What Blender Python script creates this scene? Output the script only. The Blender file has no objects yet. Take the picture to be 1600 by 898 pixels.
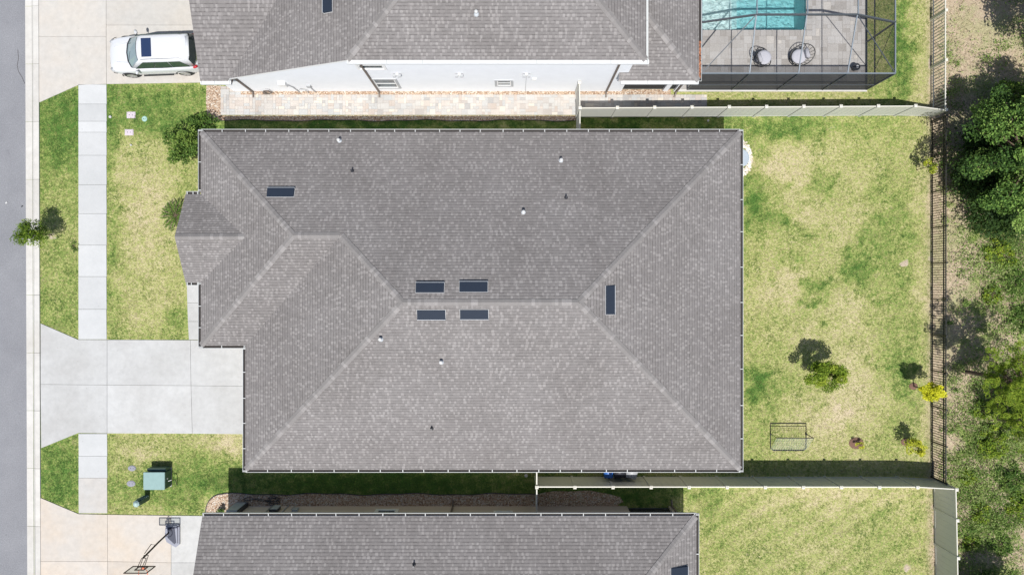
import bpy, bmesh, math, random
import numpy as np
from mathutils import Vector, Matrix, noise as mnoise
R = math.radians
random.seed(7); rng = np.random.default_rng(11)
sc = bpy.context.scene
col = sc.collection

# ------------------------------------------------------------------ camera, sky, sun, exposure
H = 35.6                      # drone height (m); 24 mm equivalent lens looking straight down
cam_d = bpy.data.cameras.new('camera'); cam = bpy.data.objects.new('camera', cam_d)
col.objects.link(cam); cam.location = (0, 0, H); cam.rotation_euler = (0, 0, 0)
cam_d.sensor_width = 36; cam_d.lens = 24.0*29.64/29.963; cam_d.clip_end = 1500; cam_d.clip_start = 0.5
sc.camera = cam
ELEV = 65.0
w = bpy.data.worlds.new('World'); sc.world = w; w.use_nodes = True
wn = w.node_tree.nodes; bg = wn['Background']
sky = wn.new('ShaderNodeTexSky'); sky.sky_type = 'NISHITA'; sky.sun_disc = False
sky.sun_elevation = R(ELEV); sky.sun_rotation = R(180); sky.air_density = 1.0; sky.dust_density = 1.5
w.node_tree.links.new(sky.outputs[0], bg.inputs[0]); bg.inputs[1].default_value = 0.085
sun_d = bpy.data.lights.new('sun', 'SUN'); sun = bpy.data.objects.new('sun', sun_d); col.objects.link(sun)
sun_d.energy = 4.35; sun_d.angle = R(0.5); sun_d.color = (1.0, 0.976, 0.935)
sun.rotation_euler = (R(90 - ELEV), 0, 0)          # light from the south, shadows fall to +Y
sc.view_settings.view_transform = 'Standard'; sc.view_settings.look = 'None'
sc.view_settings.exposure = 0.32; sc.view_settings.gamma = 1.0
sc.view_settings.use_curve_mapping = False

# ------------------------------------------------------------------ helpers
def P(px, py, z=0.0):         # photo pixel (1600x898) -> point at height z
    f = (H - z) / H / 29.64
    return Vector(((px - 800) * f, (449 - py) * f, z))
KP = 1 / 29.64

def tag(o, label=None, cat=None, group=None, kind=None):
    if label: o['label'] = label
    if cat: o['category'] = cat
    if group: o['group'] = group
    if kind: o['kind'] = kind
    return o
def empty(name, loc=(0, 0, 0), rz=0.0):
    o = bpy.data.objects.new(name, None); col.objects.link(o)
    o.location = loc; o.rotation_euler = (0, 0, rz); o.empty_display_size = .3
    return o
def thing(name, label, cat, loc=(0, 0, 0), rz=0.0, group=None):
    return tag(empty(name, loc, rz), label, cat, group)
def copy_tree(o, parent=None):
    c = o.copy(); col.objects.link(c)
    if parent: c.parent = parent
    for ch in list(o.children): copy_tree(ch, c)
    return c

class MB:
    def __init__(s): s.v = []; s.f = []; s.m = []; s.t = []; s.mi = 0; s.tint = 0.5; s.smooth = []; s.sm = False
    def add(s, vs, fs):
        b = len(s.v); s.v += [tuple(v) for v in vs]
        for f in fs: s.f.append([b + i for i in f]); s.m.append(s.mi); s.t.append(s.tint); s.smooth.append(s.sm)
    def box(s, x0, x1, y0, y1, z0, z1):
        s.add([(x0,y0,z0),(x1,y0,z0),(x1,y1,z0),(x0,y1,z0),(x0,y0,z1),(x1,y0,z1),(x1,y1,z1),(x0,y1,z1)],
              [(3,2,1,0),(4,5,6,7),(0,1,5,4),(1,2,6,5),(2,3,7,6),(3,0,4,7)])
    def cbox(s, c, sx, sy, sz, rz=0, bev=0.0):
        ca, sa = math.cos(rz), math.sin(rz)
        if bev:
            bm = bmesh.new(); bmesh.ops.create_cube(bm, size=1)
            bmesh.ops.scale(bm, vec=(sx, sy, sz), verts=bm.verts)
            bmesh.ops.bevel(bm, geom=bm.edges[:], offset=bev, segments=2, affect='EDGES')
            vs = [(v.co.x, v.co.y, v.co.z) for v in bm.verts]; fs = [[v.index for v in f.verts] for f in bm.faces]; bm.free()
        else:
            a, b, d = sx/2, sy/2, sz/2
            vs = [(-a,-b,-d),(a,-b,-d),(a,b,-d),(-a,b,-d),(-a,-b,d),(a,-b,d),(a,b,d),(-a,b,d)]
            fs = [(3,2,1,0),(4,5,6,7),(0,1,5,4),(1,2,6,5),(2,3,7,6),(3,0,4,7)]
        s.add([(c[0]+x*ca-y*sa, c[1]+x*sa+y*ca, c[2]+z) for x, y, z in vs], fs)
    def prism(s, pts, z0, z1):           # pts 2D ccw
        a = sum(pts[i][0]*pts[(i+1) % len(pts)][1]-pts[(i+1) % len(pts)][0]*pts[i][1] for i in range(len(pts)))
        if a < 0: pts = pts[::-1]
        n = len(pts)
        s.add([(p[0], p[1], z0) for p in pts]+[(p[0], p[1], z1) for p in pts],
              [list(range(n))[::-1], list(range(n, 2*n))]+[(i, (i+1) % n, n+(i+1) % n, n+i) for i in range(n)])
    def extr(s, pts, vec):               # 3D polygon extruded along vec
        n = len(pts); v = Vector(vec)
        s.add([tuple(p) for p in pts]+[tuple(Vector(p)+v) for p in pts],
              [list(range(n)), list(range(n, 2*n))[::-1]]+[(i, n+i, n+(i+1) % n, (i+1) % n) for i in range(n)])
    def tube(s, pts, r, n=8, cap=True, closed=False):
        pts = [Vector(p) for p in pts]; rs = r if isinstance(r, (list, tuple)) else [r]*len(pts)
        b = len(s.v); vs = []; fs = []; m = len(pts)
        up = Vector((0, 0, 1))
        for i, p in enumerate(pts):
            if closed: d = pts[(i+1) % m]-pts[i-1]
            else: d = pts[min(i+1, m-1)]-pts[max(i-1, 0)]
            if d.length < 1e-9: d = Vector((0, 0, 1))
            d.normalize()
            a = d.cross(up)
            if a.length < .05: a = d.cross(Vector((1, 0, 0)))
            a.normalize(); c = a.cross(d)
            for k in range(n):
                t = 2*math.pi*k/n; vs.append(p+(a*math.cos(t)+c*math.sin(t))*rs[i])
        for i in range(m if closed else m-1):
            j = (i+1) % m
            for k in range(n): fs.append((i*n+k, i*n+(k+1) % n, j*n+(k+1) % n, j*n+k))
        if cap and not closed: fs.append(tuple(range(n))); fs.append(tuple(range((m-1)*n, m*n))[::-1])
        s.add(vs, fs)
    def lathe(s, prof, c=(0, 0, 0), n=24, sx=1, sy=1):
        vs = []; fs = []
        for r, z in prof:
            for k in range(n):
                t = 2*math.pi*k/n; vs.append((c[0]+r*math.cos(t)*sx, c[1]+r*math.sin(t)*sy, c[2]+z))
        for i in range(len(prof)-1):
            for k in range(n): fs.append((i*n+k, i*n+(k+1) % n, (i+1)*n+(k+1) % n, (i+1)*n+k))
        fs.append(tuple(range(n))[::-1]); fs.append(tuple(range((len(prof)-1)*n, len(prof)*n)))
        s.add(vs, fs)
    def build(s, name, mats, parent=None, label=None):
        me = bpy.data.meshes.new(name); me.from_pydata([tuple(v) for v in s.v], [], s.f)
        for m in (mats if isinstance(mats, (list, tuple)) else [mats]): me.materials.append(m)
        me.polygons.foreach_set('material_index', s.m)
        me.polygons.foreach_set('use_smooth', s.smooth)
        at = me.attributes.new('tint', 'FLOAT', 'FACE'); at.data.foreach_set('value', s.t)
        me.update()
        o = bpy.data.objects.new(name, me); col.objects.link(o)
        if parent: o.parent = parent
        if label: o['label'] = label
        return o

# ------------------------------------------------------------------ materials
def new_mat(name):
    m = bpy.data.materials.new(name); m.use_nodes = True
    nt = m.node_tree; b = nt.nodes['Principled BSDF']; return m, nt, b
class NT:
    def __init__(s, nt): s.nt = nt
    def n(s, t, **kw):
        x = s.nt.nodes.new(t)
        for k, v in kw.items(): setattr(x, k, v)
        return x
    def l(s, a, b): s.nt.links.new(a, b)
    def val(s, x, sock):
        if isinstance(x, (int, float)): sock.default_value = x
        elif isinstance(x, (tuple, list)): sock.default_value = (*x, 1) if len(x) == 3 and len(sock.default_value) == 4 else x
        else: s.l(x, sock)
    def math(s, op, a, b=None, c=None, clamp=False):
        x = s.n('ShaderNodeMath', operation=op); x.use_clamp = clamp
        s.val(a, x.inputs[0])
        if b is not None: s.val(b, x.inputs[1])
        if c is not None: s.val(c, x.inputs[2])
        return x.outputs[0]
    def noise(s, vec, scale, detail=3, rough=.55):
        x = s.n('ShaderNodeTexNoise'); x.inputs['Scale'].default_value = scale
        x.inputs['Detail'].default_value = detail; x.inputs['Roughness'].default_value = rough
        s.l(vec, x.inputs['Vector']); return x.outputs[0]
    def ramp(s, fac, stops, interp='LINEAR'):
        x = s.n('ShaderNodeValToRGB'); cr = x.color_ramp; cr.interpolation = interp
        while len(cr.elements) < len(stops): cr.elements.new(.5)
        for e, (p, c) in zip(cr.elements, stops): e.position = p; e.color = (*c, 1) if len(c) == 3 else c
        s.val(fac, x.inputs[0]); return x.outputs[0]
    def mix(s, f, a, b, mode='MIX'):
        x = s.n('ShaderNodeMix', data_type='RGBA', blend_type=mode)
        s.val(f, x.inputs[0]); s.val(a, x.inputs[6]); s.val(b, x.inputs[7]); return x.outputs[2]
    def geo(s): return s.n('ShaderNodeNewGeometry').outputs['Position']
    def obj(s): return s.n('ShaderNodeTexCoord').outputs['Object']
    def attr(s, name): 
        x = s.n('ShaderNodeAttribute'); x.attribute_name = name; return x.outputs['Fac']
    def bump(s, h, strength=.3, dist=.02):
        x = s.n('ShaderNodeBump'); x.inputs['Strength'].default_value = strength; x.inputs['Distance'].default_value = dist
        s.val(h, x.inputs['Height']); return x.outputs[0]
    def sep(s, v):
        x = s.n('ShaderNodeSeparateXYZ'); s.l(v, x.inputs[0]); return x.outputs
    def comb(s, x, y, z=0.0):
        c = s.n('ShaderNodeCombineXYZ'); s.val(x, c.inputs[0]); s.val(y, c.inputs[1]); s.val(z, c.inputs[2]); return c.outputs[0]

def simple(name, c, rough=.6, metal=0.0, var=.12, scale=6.0, spec=.5, bump=0.0, bscale=60):
    m, nt, b = new_mat(name); k = NT(nt); g = k.geo()
    nz = k.noise(g, scale, 4)
    f = k.math('MULTIPLY_ADD', nz, 2*var, 1-var)
    mm = k.mix(1.0, c, k.comb(f, f, f), 'MULTIPLY'); k.l(mm, b.inputs['Base Color'])
    b.inputs['Roughness'].default_value = rough; b.inputs['Metallic'].default_value = metal
    b.inputs['Specular IOR Level'].default_value = spec
    if bump: k.l(k.bump(k.noise(g, bscale, 3), bump, .01), b.inputs['Normal'])
    return m

def shingle(name, axis):
    m, nt, b = new_mat(name); k = NT(nt); g = k.geo(); x, y, z = k.sep(g)
    u = x if axis == 'x' else y
    row = k.math('DIVIDE', z, .0560)                      # 14.5 cm courses on a 5/12 slope
    ri = k.math('FLOOR', row); rf = k.math('FRACT', row)
    wn = k.n('ShaderNodeTexWhiteNoise', noise_dimensions='1D'); k.l(ri, wn.inputs['W'])
    uo = k.math('ADD', k.math('DIVIDE', u, .108), k.math('MULTIPLY', wn.outputs['Value'], 7.3))
    # uneven tab widths
    uo = k.math('ADD', uo, k.math('MULTIPLY', k.noise(k.comb(uo, ri), .9, 0), 1.3))
    ui = k.math('FLOOR', uo); uf = k.math('FRACT', uo)
    w2 = k.n('ShaderNodeTexWhiteNoise', noise_dimensions='2D'); k.l(k.comb(ui, ri), w2.inputs['Vector'])
    par = k.math('PINGPONG', ui, 1.0)                      # light tabs never sit side by side
    v = k.math('MULTIPLY', w2.outputs['Value'], k.math('MULTIPLY_ADD', par, .42, .58))
    w3 = k.n('ShaderNodeTexWhiteNoise', noise_dimensions='2D'); k.l(k.comb(k.math('ADD', ui, 31.7), ri), w3.inputs['Vector'])
    c = k.ramp(v, [(0, (.180, .169, .163)), (.36, (.195, .183, .177)), (.52, (.208, .195, .188)), (.62, (.234, .220, .212)), (1, (.266, .251, .242))])
    big = k.noise(g, .35, 4); c = k.mix(1.0, c, k.ramp(big, [(.28, (.89, .88, .88)), (.7, (1.07, 1.07, 1.08))]), 'MULTIPLY')
    gr = k.noise(g, 45, 2); c = k.mix(1.0, c, k.ramp(gr, [(.3, (.84, .84, .84)), (.7, (1.16, 1.16, 1.16))]), 'MULTIPLY')
    # butt-edge shadow painted as a dark band on each course, and joints between tabs
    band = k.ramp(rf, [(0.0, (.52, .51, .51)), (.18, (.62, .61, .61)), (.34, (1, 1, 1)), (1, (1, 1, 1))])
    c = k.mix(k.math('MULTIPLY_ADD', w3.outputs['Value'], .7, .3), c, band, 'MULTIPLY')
    jn = k.ramp(uf, [(0.0, (.80, .80, .80)), (.06, (1, 1, 1)), (1, (1, 1, 1))])
    c = k.mix(.7, c, jn, 'MULTIPLY')
    k.l(c, b.inputs['Base Color']); b.inputs['Roughness'].default_value = .9; b.inputs['Specular IOR Level'].default_value = .25
    h = k.math('ADD', k.math('MULTIPLY', rf, -1.0), k.math('ADD', k.math('MULTIPLY', v, .5), k.math('MULTIPLY', gr, .6)))
    k.l(k.bump(h, .6, .02), b.inputs['Normal'])
    return m
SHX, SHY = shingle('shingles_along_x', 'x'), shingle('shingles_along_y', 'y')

def tinted(name, stops, rough=.85, gs=40, gv=.15, bump=.3, spec=.3, big=.1):
    m, nt, b = new_mat(name); k = NT(nt); g = k.geo()
    c = k.ramp(k.attr('tint'), stops)
    nz = k.noise(g, gs, 3); c = k.mix(1.0, c, k.ramp(nz, [(.25, (1-gv,)*3), (.75, (1+gv,)*3)]), 'MULTIPLY')
    n2 = k.noise(g, .8, 5); c = k.mix(1.0, c, k.ramp(n2, [(.3, (1-big,)*3), (.7, (1+big*.6,)*3)]), 'MULTIPLY')
    k.l(c, b.inputs['Base Color']); b.inputs['Roughness'].default_value = rough; b.inputs['Specular IOR Level'].default_value = spec
    k.l(k.bump(nz, bump, .008), b.inputs['Normal']); return m
CAP = tinted('ridge_cap_shingle', [(0, (.186, .175, .169)), (.6, (.205, .193, .187)), (1, (.265, .250, .243))])
PAVER = tinted('tumbled_paver', [(0, (.35, .34, .33)), (.2, (.44, .38, .335)), (.4, (.41, .415, .41)), (.55, (.48, .43, .385)), (.75, (.45, .445, .43)), (1, (.56, .51, .44))], gs=25)
DECK = tinted('pool_deck_paver', [(0, (.29, .27, .25)), (.4, (.36, .34, .32)), (.8, (.39, .375, .36)), (1, (.45, .42, .385))], gs=20)

def concrete(name, c1, c2, blotch=.8):
    m, nt, b = new_mat(name); k = NT(nt); g = k.geo()
    n1 = k.noise(g, .45, 5, .6); c = k.ramp(n1, [(.36, c1), (.62, c2)])
    n2 = k.noise(g, 3.2, 6, .7); c = k.mix(blotch, c, k.ramp(n2, [(.3, (.86, .86, .86)), (.6, (1, 1, 1)), (.8, (1.05, 1.05, 1.05))]), 'MULTIPLY')
    n3 = k.noise(g, 70, 2); c = k.mix(1, c, k.ramp(n3, [(.3, (.94, .94, .94)), (.7, (1.05, 1.05, 1.05))]), 'MULTIPLY')
    tn = k.attr('tint'); f = k.math('MULTIPLY_ADD', tn, .12, .94); c = k.mix(1, c, k.comb(f, f, f), 'MULTIPLY')
    # dark pores and tiny leaves
    vo = k.n('ShaderNodeTexVoronoi', feature='F1'); vo.inputs['Scale'].default_value = 1.7; k.l(g, vo.inputs['Vector'])
    sp = k.ramp(vo.outputs['Distance'], [(.0, (.55, .52, .48)), (.035, (.7, .68, .65)), (.05, (1, 1, 1))]); c = k.mix(.6, c, sp, 'MULTIPLY')
    k.l(c, b.inputs['Base Color']); b.inputs['Roughness'].default_value = .85; b.inputs['Specular IOR Level'].default_value = .3
    k.l(k.bump(n3, .12, .005), b.inputs['Normal']); return m
CON = concrete('broom_concrete', (.415, .412, .402), (.465, .466, .46))
CONW = concrete('sidewalk_concrete', (.44, .447, .447), (.475, .48, .48), .35)
CONT = concrete('tan_concrete', (.50, .435, .365), (.48, .445, .405))
KERB = concrete('kerb_concrete', (.50, .48, .445), (.55, .535, .505))

def asphalt():
    m, nt, b = new_mat('asphalt'); k = NT(nt); g = k.geo()
    n1 = k.noise(g, .5, 5, .6); c = k.ramp(n1, [(.3, (.195, .198, .212)), (.7, (.235, .238, .252))])
    n2 = k.noise(g, 22, 3, .7); c = k.mix(1, c, k.ramp(n2, [(.3, (.74, .74, .75)), (.55, (1, 1, 1)), (.75, (1.28, 1.28, 1.28))]), 'MULTIPLY')
    n4 = k.noise(g, 2.2, 4, .7); c = k.mix(1, c, k.ramp(n4, [(.22, (.62, .62, .63)), (.36, (1, 1, 1))]), 'MULTIPLY')
    k.l(c, b.inputs['Base Color']); b.inputs['Roughness'].default_value = .88; b.inputs['Specular IOR Level'].default_value = .3
    k.l(k.bump(n2, .4, .01), b.inputs['Normal']); return m
ASP = asphalt()

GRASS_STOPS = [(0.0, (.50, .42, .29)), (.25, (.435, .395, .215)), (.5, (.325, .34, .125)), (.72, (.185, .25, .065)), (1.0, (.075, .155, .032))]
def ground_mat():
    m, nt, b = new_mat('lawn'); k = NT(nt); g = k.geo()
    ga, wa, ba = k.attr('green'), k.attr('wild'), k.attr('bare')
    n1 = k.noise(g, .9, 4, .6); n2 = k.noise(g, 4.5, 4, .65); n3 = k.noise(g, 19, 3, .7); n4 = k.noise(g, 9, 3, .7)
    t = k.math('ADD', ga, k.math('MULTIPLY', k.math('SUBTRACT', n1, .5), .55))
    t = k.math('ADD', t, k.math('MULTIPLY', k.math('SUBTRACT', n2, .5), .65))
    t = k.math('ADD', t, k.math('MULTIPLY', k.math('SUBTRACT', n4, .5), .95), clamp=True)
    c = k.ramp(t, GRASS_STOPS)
    c = k.mix(1, c, k.ramp(n3, [(.3, (.48, .50, .44)), (.5, (1, 1, 1)), (.70, (1.32, 1.3, 1.24))]), 'MULTIPLY')
    # scrub beyond the fence: pale sand, dead grass, low green
    w1 = k.noise(g, .55, 5, .65); w2 = k.noise(g, 5, 5, .7)
    ws = k.ramp(k.math('ADD', k.math('MULTIPLY', w2, .75), k.math('MULTIPLY', n4, .25)), [(.28, (.20, .15, .10)), (.42, (.38, .30, .21)), (.6, (.49, .40, .29)), (.75, (.60, .52, .41))])
    wg = k.ramp(n4, [(.3, (.10, .15, .035)), (.6, (.25, .31, .09)), (.8, (.4, .40, .2))])
    wf = k.ramp(k.math('ADD', w1, k.math('MULTIPLY', k.math('SUBTRACT', w2, .5), .5)), [(.46, (0, 0, 0)), (.58, (1, 1, 1))])
    wf = k.math('MULTIPLY', wf, k.attr('wgreen'))
    wc = k.mix(wf, ws, wg); wc = k.mix(1, wc, k.ramp(n3, [(.3, (.6, .6, .6)), (.5, (1, 1, 1)), (.72, (1.2, 1.2, 1.2))]), 'MULTIPLY')
    c = k.mix(wa, c, wc)
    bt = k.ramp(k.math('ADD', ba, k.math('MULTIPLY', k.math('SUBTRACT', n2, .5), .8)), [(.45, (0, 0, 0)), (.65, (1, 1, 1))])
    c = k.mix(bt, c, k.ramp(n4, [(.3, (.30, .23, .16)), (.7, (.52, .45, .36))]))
    k.l(c, b.inputs['Base Color']); b.inputs['Roughness'].default_value = .95; b.inputs['Specular IOR Level'].default_value = .1
    k.l(k.bump(k.math('ADD', n3, n4), .7, .05), b.inputs['Normal']); return m
GROUND = ground_mat()
def blade_mat(name, stops, trans=.25):
    m, nt, b = new_mat(name); k = NT(nt)
    c = k.ramp(k.attr('tint'), stops)
    k.l(c, b.inputs['Base Color']); b.inputs['Roughness'].default_value = .7; b.inputs['Specular IOR Level'].default_value = .2
    tr = k.n('ShaderNodeBsdfTranslucent'); k.l(c, tr.inputs[0])
    mx = k.n('ShaderNodeMixShader'); mx.inputs[0].default_value = trans
    k.l(b.outputs[0], mx.inputs[1]); k.l(tr.outputs[0], mx.inputs[2]); k.l(mx.outputs[0], nt.nodes['Material Output'].inputs[0]); return m
BLADE = blade_mat('grass_blade', GRASS_STOPS)

def rock(name, stops, scale=17):
    m, nt, b = new_mat(name); k = NT(nt); g = k.geo()
    vo = k.n('ShaderNodeTexVoronoi', feature='F1'); vo.inputs['Scale'].default_value = scale; k.l(g, vo.inputs['Vector'])
    s = k.sep(vo.outputs['Color'])
    c = k.ramp(s[0], stops); ed = k.ramp(vo.outputs['Distance'], [(.35, (1, 1, 1)), (.7, (.45, .42, .4))])
    c = k.mix(.8, c, ed, 'MULTIPLY'); k.l(c, b.inputs['Base Color']); b.inputs['Roughness'].default_value = .8
    k.l(k.bump(k.math('MULTIPLY', vo.outputs['Distance'], -1), 1.0, .05), b.inputs['Normal']); return m
ROCK = rock('brown_river_rock', [(0, (.32, .20, .13)), (.25, (.50, .35, .24)), (.6, (.60, .46, .34)), (.85, (.66, .56, .45)), (1, (.74, .69, .61))])
ROCKP = rock('pale_river_rock', [(0, (.5, .42, .34)), (.5, (.68, .6, .5)), (1, (.82, .78, .7))], 12)

WHITE = simple('white_aluminium', (.80, .80, .79), .45, var=.05)
GUARD = simple('gutter_guard_white', (.62, .63, .63), .6, var=.08)
HANG = simple('hanger_grey', (.42, .43, .42), .5)
GUT = simple('gutter_white', (.50, .51, .495), .5, var=.10, scale=3)
NEARBLACK = simple('near_black_fill', (.035, .03, .028), .9, var=.3, scale=9)  # near-black fill for the gutter troughs and the road crack
STW = simple('white_stucco', (.80, .82, .85), .9, var=.05, scale=2, bump=.35)
STB = simple('greige_stucco', (.50, .47, .42), .9, var=.06, scale=2, bump=.35)
STT = simple('taupe_stucco', (.56, .48, .41), .9, var=.06, scale=2, bump=.35)
TRIM = simple('grey_trim', (.42, .43, .44), .7, var=.05)
BROWN = simple('bronze_downspout', (.145, .115, .095), .5, var=.15)
GLASS = simple('dark_window_glass', (.06, .09, .11), .08, var=.05, spec=.8)
VENT = simple('slate_vent_metal', (.018, .026, .042), .65, var=.1, spec=.15)
VENTL = simple('vent_flashing', (.50, .53, .56), .4, var=.05)
VINYL = simple('almond_vinyl', (.53, .535, .495), .45, var=.05, scale=1.5)
VINCAP = simple('almond_vinyl_cap', (.58, .56, .49), .45, var=.03)
BLACK = simple('black_aluminium', (.018, .018, .018), .5, var=.1)
BRONZE = simple('bronze_cage_aluminium', (.065, .075, .085), .45, var=.1)
CAGE = simple('slate_cage_beam', (.17, .20, .23), .4, var=.06)
GREEN = simple('utility_green_paint', (.06, .115, .10), .5, var=.12, scale=3)
GREENL = simple('pale_utility_green', (.20, .31, .30), .5, var=.12, scale=5)  # paler green for the transformer lid and pedestal louvres
PINK = simple('pinkish_concrete_lid', (.50, .44, .48), .8, var=.08)
GREYL = simple('grey_plastic_lid', (.24, .24, .28), .7, var=.2, scale=14)
WHITEP = simple('white_pvc', (.50, .50, .49), .5, var=.04)
BLUEP = simple('blue_plastic', (.03, .13, .42), .45, var=.06)
DKP = simple('dark_plastic', (.03, .032, .04), .45, var=.1)
GREYP = simple('grey_plastic', (.36, .37, .38), .5, var=.06)
BARK = simple('bark', (.14, .10, .07), .95, var=.35, scale=14, bump=.6)
MULCH = simple('brown_mulch', (.16, .09, .065), .95, var=.5, scale=30, bump=.9)
ORANGE = simple('orange_paint', (.70, .13, .03), .5)
RUST = simple('rusty_brown_steel', (.055, .032, .022), .6, var=.3)
CUSH = simple('pale_grey_cushion', (.44, .44, .48), .9, var=.06)
DOORM = simple('garage_door_white', (.68, .67, .64), .6, var=.04)
WALLGREY = simple('meter_box_grey', (.36, .39, .41), .5, var=.1)
PLASTER = simple('pool_plaster', (.66, .74, .72), .7, var=.16, scale=3.5)
TILE = simple('pool_tile', (.12, .32, .36), .3, var=.2, scale=14)

def screen_mat():
    m, nt, b = new_mat('insect_screen'); k = NT(nt)
    tr = k.n('ShaderNodeBsdfTransparent'); tr.inputs[0].default_value = (1, 1, 1, 1)
    b.inputs['Base Color'].default_value = (.022, .024, .027, 1); b.inputs['Roughness'].default_value = .8
    # woven threads: the more oblique the ray, the less open area is left
    lw = k.n('ShaderNodeLayerWeight'); lw.inputs['Blend'].default_value = .5
    op = k.ramp(lw.outputs['Facing'], [(0, (.09,)*3), (.40, (.14,)*3), (.52, (.48,)*3), (.70, (.84,)*3), (1, (.94,)*3)])
    mx = k.n('ShaderNodeMixShader'); k.l(op, mx.inputs[0]); k.l(tr.outputs[0], mx.inputs[1]); k.l(b.outputs[0], mx.inputs[2])
    k.l(mx.outputs[0], nt.nodes['Material Output'].inputs[0]); return m
SCREEN = screen_mat()
def water_mat():
    m, nt, b = new_mat('pool_water'); k = NT(nt); g = k.geo()
    tr = k.n('ShaderNodeBsdfTransparent'); tr.inputs[0].default_value = (.93, .98, .99, 1)
    gl = k.n('ShaderNodeBsdfGlossy'); gl.inputs['Roughness'].default_value = .05
    nz = k.n('ShaderNodeTexNoise'); nz.inputs['Scale'].default_value = 4; nz.inputs['Detail'].default_value = 4; nz.inputs['Distortion'].default_value = 1.2; k.l(g, nz.inputs['Vector'])
    bp = k.bump(nz.outputs[0], .9, .25); k.l(bp, gl.inputs['Normal'])
    fr = k.n('ShaderNodeFresnel'); fr.inputs['IOR'].default_value = 1.33; k.l(bp, fr.inputs['Normal'])
    f = k.math('ADD', k.math('MULTIPLY', fr.outputs[0], 1.5), .03, clamp=True)
    mx = k.n('ShaderNodeMixShader'); k.l(f, mx.inputs[0]); k.l(tr.outputs[0], mx.inputs[1]); k.l(gl.outputs[0], mx.inputs[2])
    k.l(mx.outputs[0], nt.nodes['Material Output'].inputs[0])
    va = k.n('ShaderNodeVolumeAbsorption'); va.inputs['Color'].default_value = (.16, .79, .85, 1); va.inputs['Density'].default_value = .36
    k.l(va.outputs[0], nt.nodes['Material Output'].inputs[1]); return m
WATER = water_mat()

# ------------------------------------------------------------------ ground
def G2(px, py): p = P(px, py); return p.x, p.y
# (px, py, rx, ry, change) soft patches of greener (+) or drier (-) grass, measured on the lawn itself
PATCH = [
 (95,200,60,75,.32),(95,470,50,60,.10),(95,400,45,60,-.02),(92,740,60,70,.30),
 (235,165,110,50,.34),(235,215,40,22,-.05),(230,330,55,110,-.26),(172,350,12,200,.20),(280,500,22,30,.20),(185,400,14,20,.1),(225,480,45,40,-.1),(285,280,25,60,.05),
 (215,705,35,22,-.30),(270,760,100,30,.18),(345,690,40,14,-.42),(190,700,18,22,.1),(300,720,30,30,.12),
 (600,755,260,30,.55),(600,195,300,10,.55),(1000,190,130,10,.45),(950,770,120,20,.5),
 (1190,205,70,30,.26),(1300,195,120,18,.22),(1420,195,60,14,.0),
 (1280,290,22,13,.30),(1297,285,10,12,.2),(1325,400,22,22,.24),(1342,430,22,26,.26),(1190,325,24,34,.34),(1172,300,16,18,.34),(1222,345,16,18,.40),(1212,300,18,16,.1),
 (1280,452,22,18,.42),(1185,600,26,26,.52),(1170,350,14,60,.22),(1262,370,20,14,.18),(1210,540,40,40,.05),(1250,600,40,26,.12),
 (1400,400,60,110,.14),(1400,330,40,60,.12),(1230,260,50,40,-.22),(1300,330,70,40,-.14),(1230,450,50,40,-.20),(1330,560,30,90,-.16),(1310,650,80,50,-.20),
 (1420,590,35,60,.26),(1400,680,60,40,.10),(1330,470,40,30,-.15),(1395,520,40,60,.06),(1200,690,36,60,.10),(1180,640,14,40,.12),(1440,330,12,150,-.2),(1445,640,10,100,-.25),
 (1300,800,200,70,-.02),(1120,790,30,60,.16),(1220,840,60,50,.02),(1390,840,60,60,.10),(1300,775,110,14,-.22),(1170,880,40,40,.06),
 (1410,90,14,100,.30),(1430,100,16,100,-.02),(1400,50,20,60,.24),(1270,152,170,8,-.08),(1385,150,30,20,.2),
]
rw = random.Random(5)
for _ in range(46):
    bx_, by_ = rw.choice(((1280, 290), (1325, 410), (1345, 440), (1190, 330), (1220, 350), (1280, 455), (1250, 380), (1290, 500), (1185, 590), (1360, 360), (1215, 420)))
    PATCH.append((bx_+rw.gauss(0, 16), by_+rw.gauss(0, 16), rw.uniform(3, 8), rw.uniform(3, 8), rw.uniform(.12, .38)))
for _ in range(60): PATCH.append((rw.uniform(1170, 1450), rw.uniform(200, 710), rw.uniform(4, 14), rw.uniform(4, 14), rw.uniform(-.22, .22)))
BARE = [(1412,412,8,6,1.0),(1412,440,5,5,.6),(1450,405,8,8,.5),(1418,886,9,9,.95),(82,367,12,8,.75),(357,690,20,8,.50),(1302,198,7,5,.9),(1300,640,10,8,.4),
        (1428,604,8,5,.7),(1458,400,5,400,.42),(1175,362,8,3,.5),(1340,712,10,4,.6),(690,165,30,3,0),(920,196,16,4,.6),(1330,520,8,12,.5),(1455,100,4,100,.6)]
WG = [(1570,260,50,110,.8),(1575,640,60,130,1.0),(1540,800,70,110,.9),(1580,430,50,80,.9),(1540,400,30,50,.4)]
def field(x, y, lst, base):
    f = np.full(x.shape, base, dtype=float)
    px = 800 + x*29.64; py = 449 - y*29.64
    wx_ = 9*np.sin(px*.11+py*.043+1)+6*np.sin(px*.053-py*.19)+4*np.sin(px*.31+py*.27+2); wy_ = 9*np.sin(py*.10-px*.051+3)+6*np.sin(py*.06+px*.17)+4*np.sin(py*.33-px*.25+1)
    am = np.clip(1+.35*np.sin(px*.21+py*.13)*np.sin(py*.23-px*.09+1), .4, 1.5)
    wk = .15 if lst is BARE else .8
    px = px+wx_*wk; py = py+wy_*wk
    for (a, b, rx, ry, v) in lst:
        f += v*(1 if lst is BARE else am)*np.exp(-((px-a)/rx)**2 - ((py-b)/ry)**2)
    return f
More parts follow.
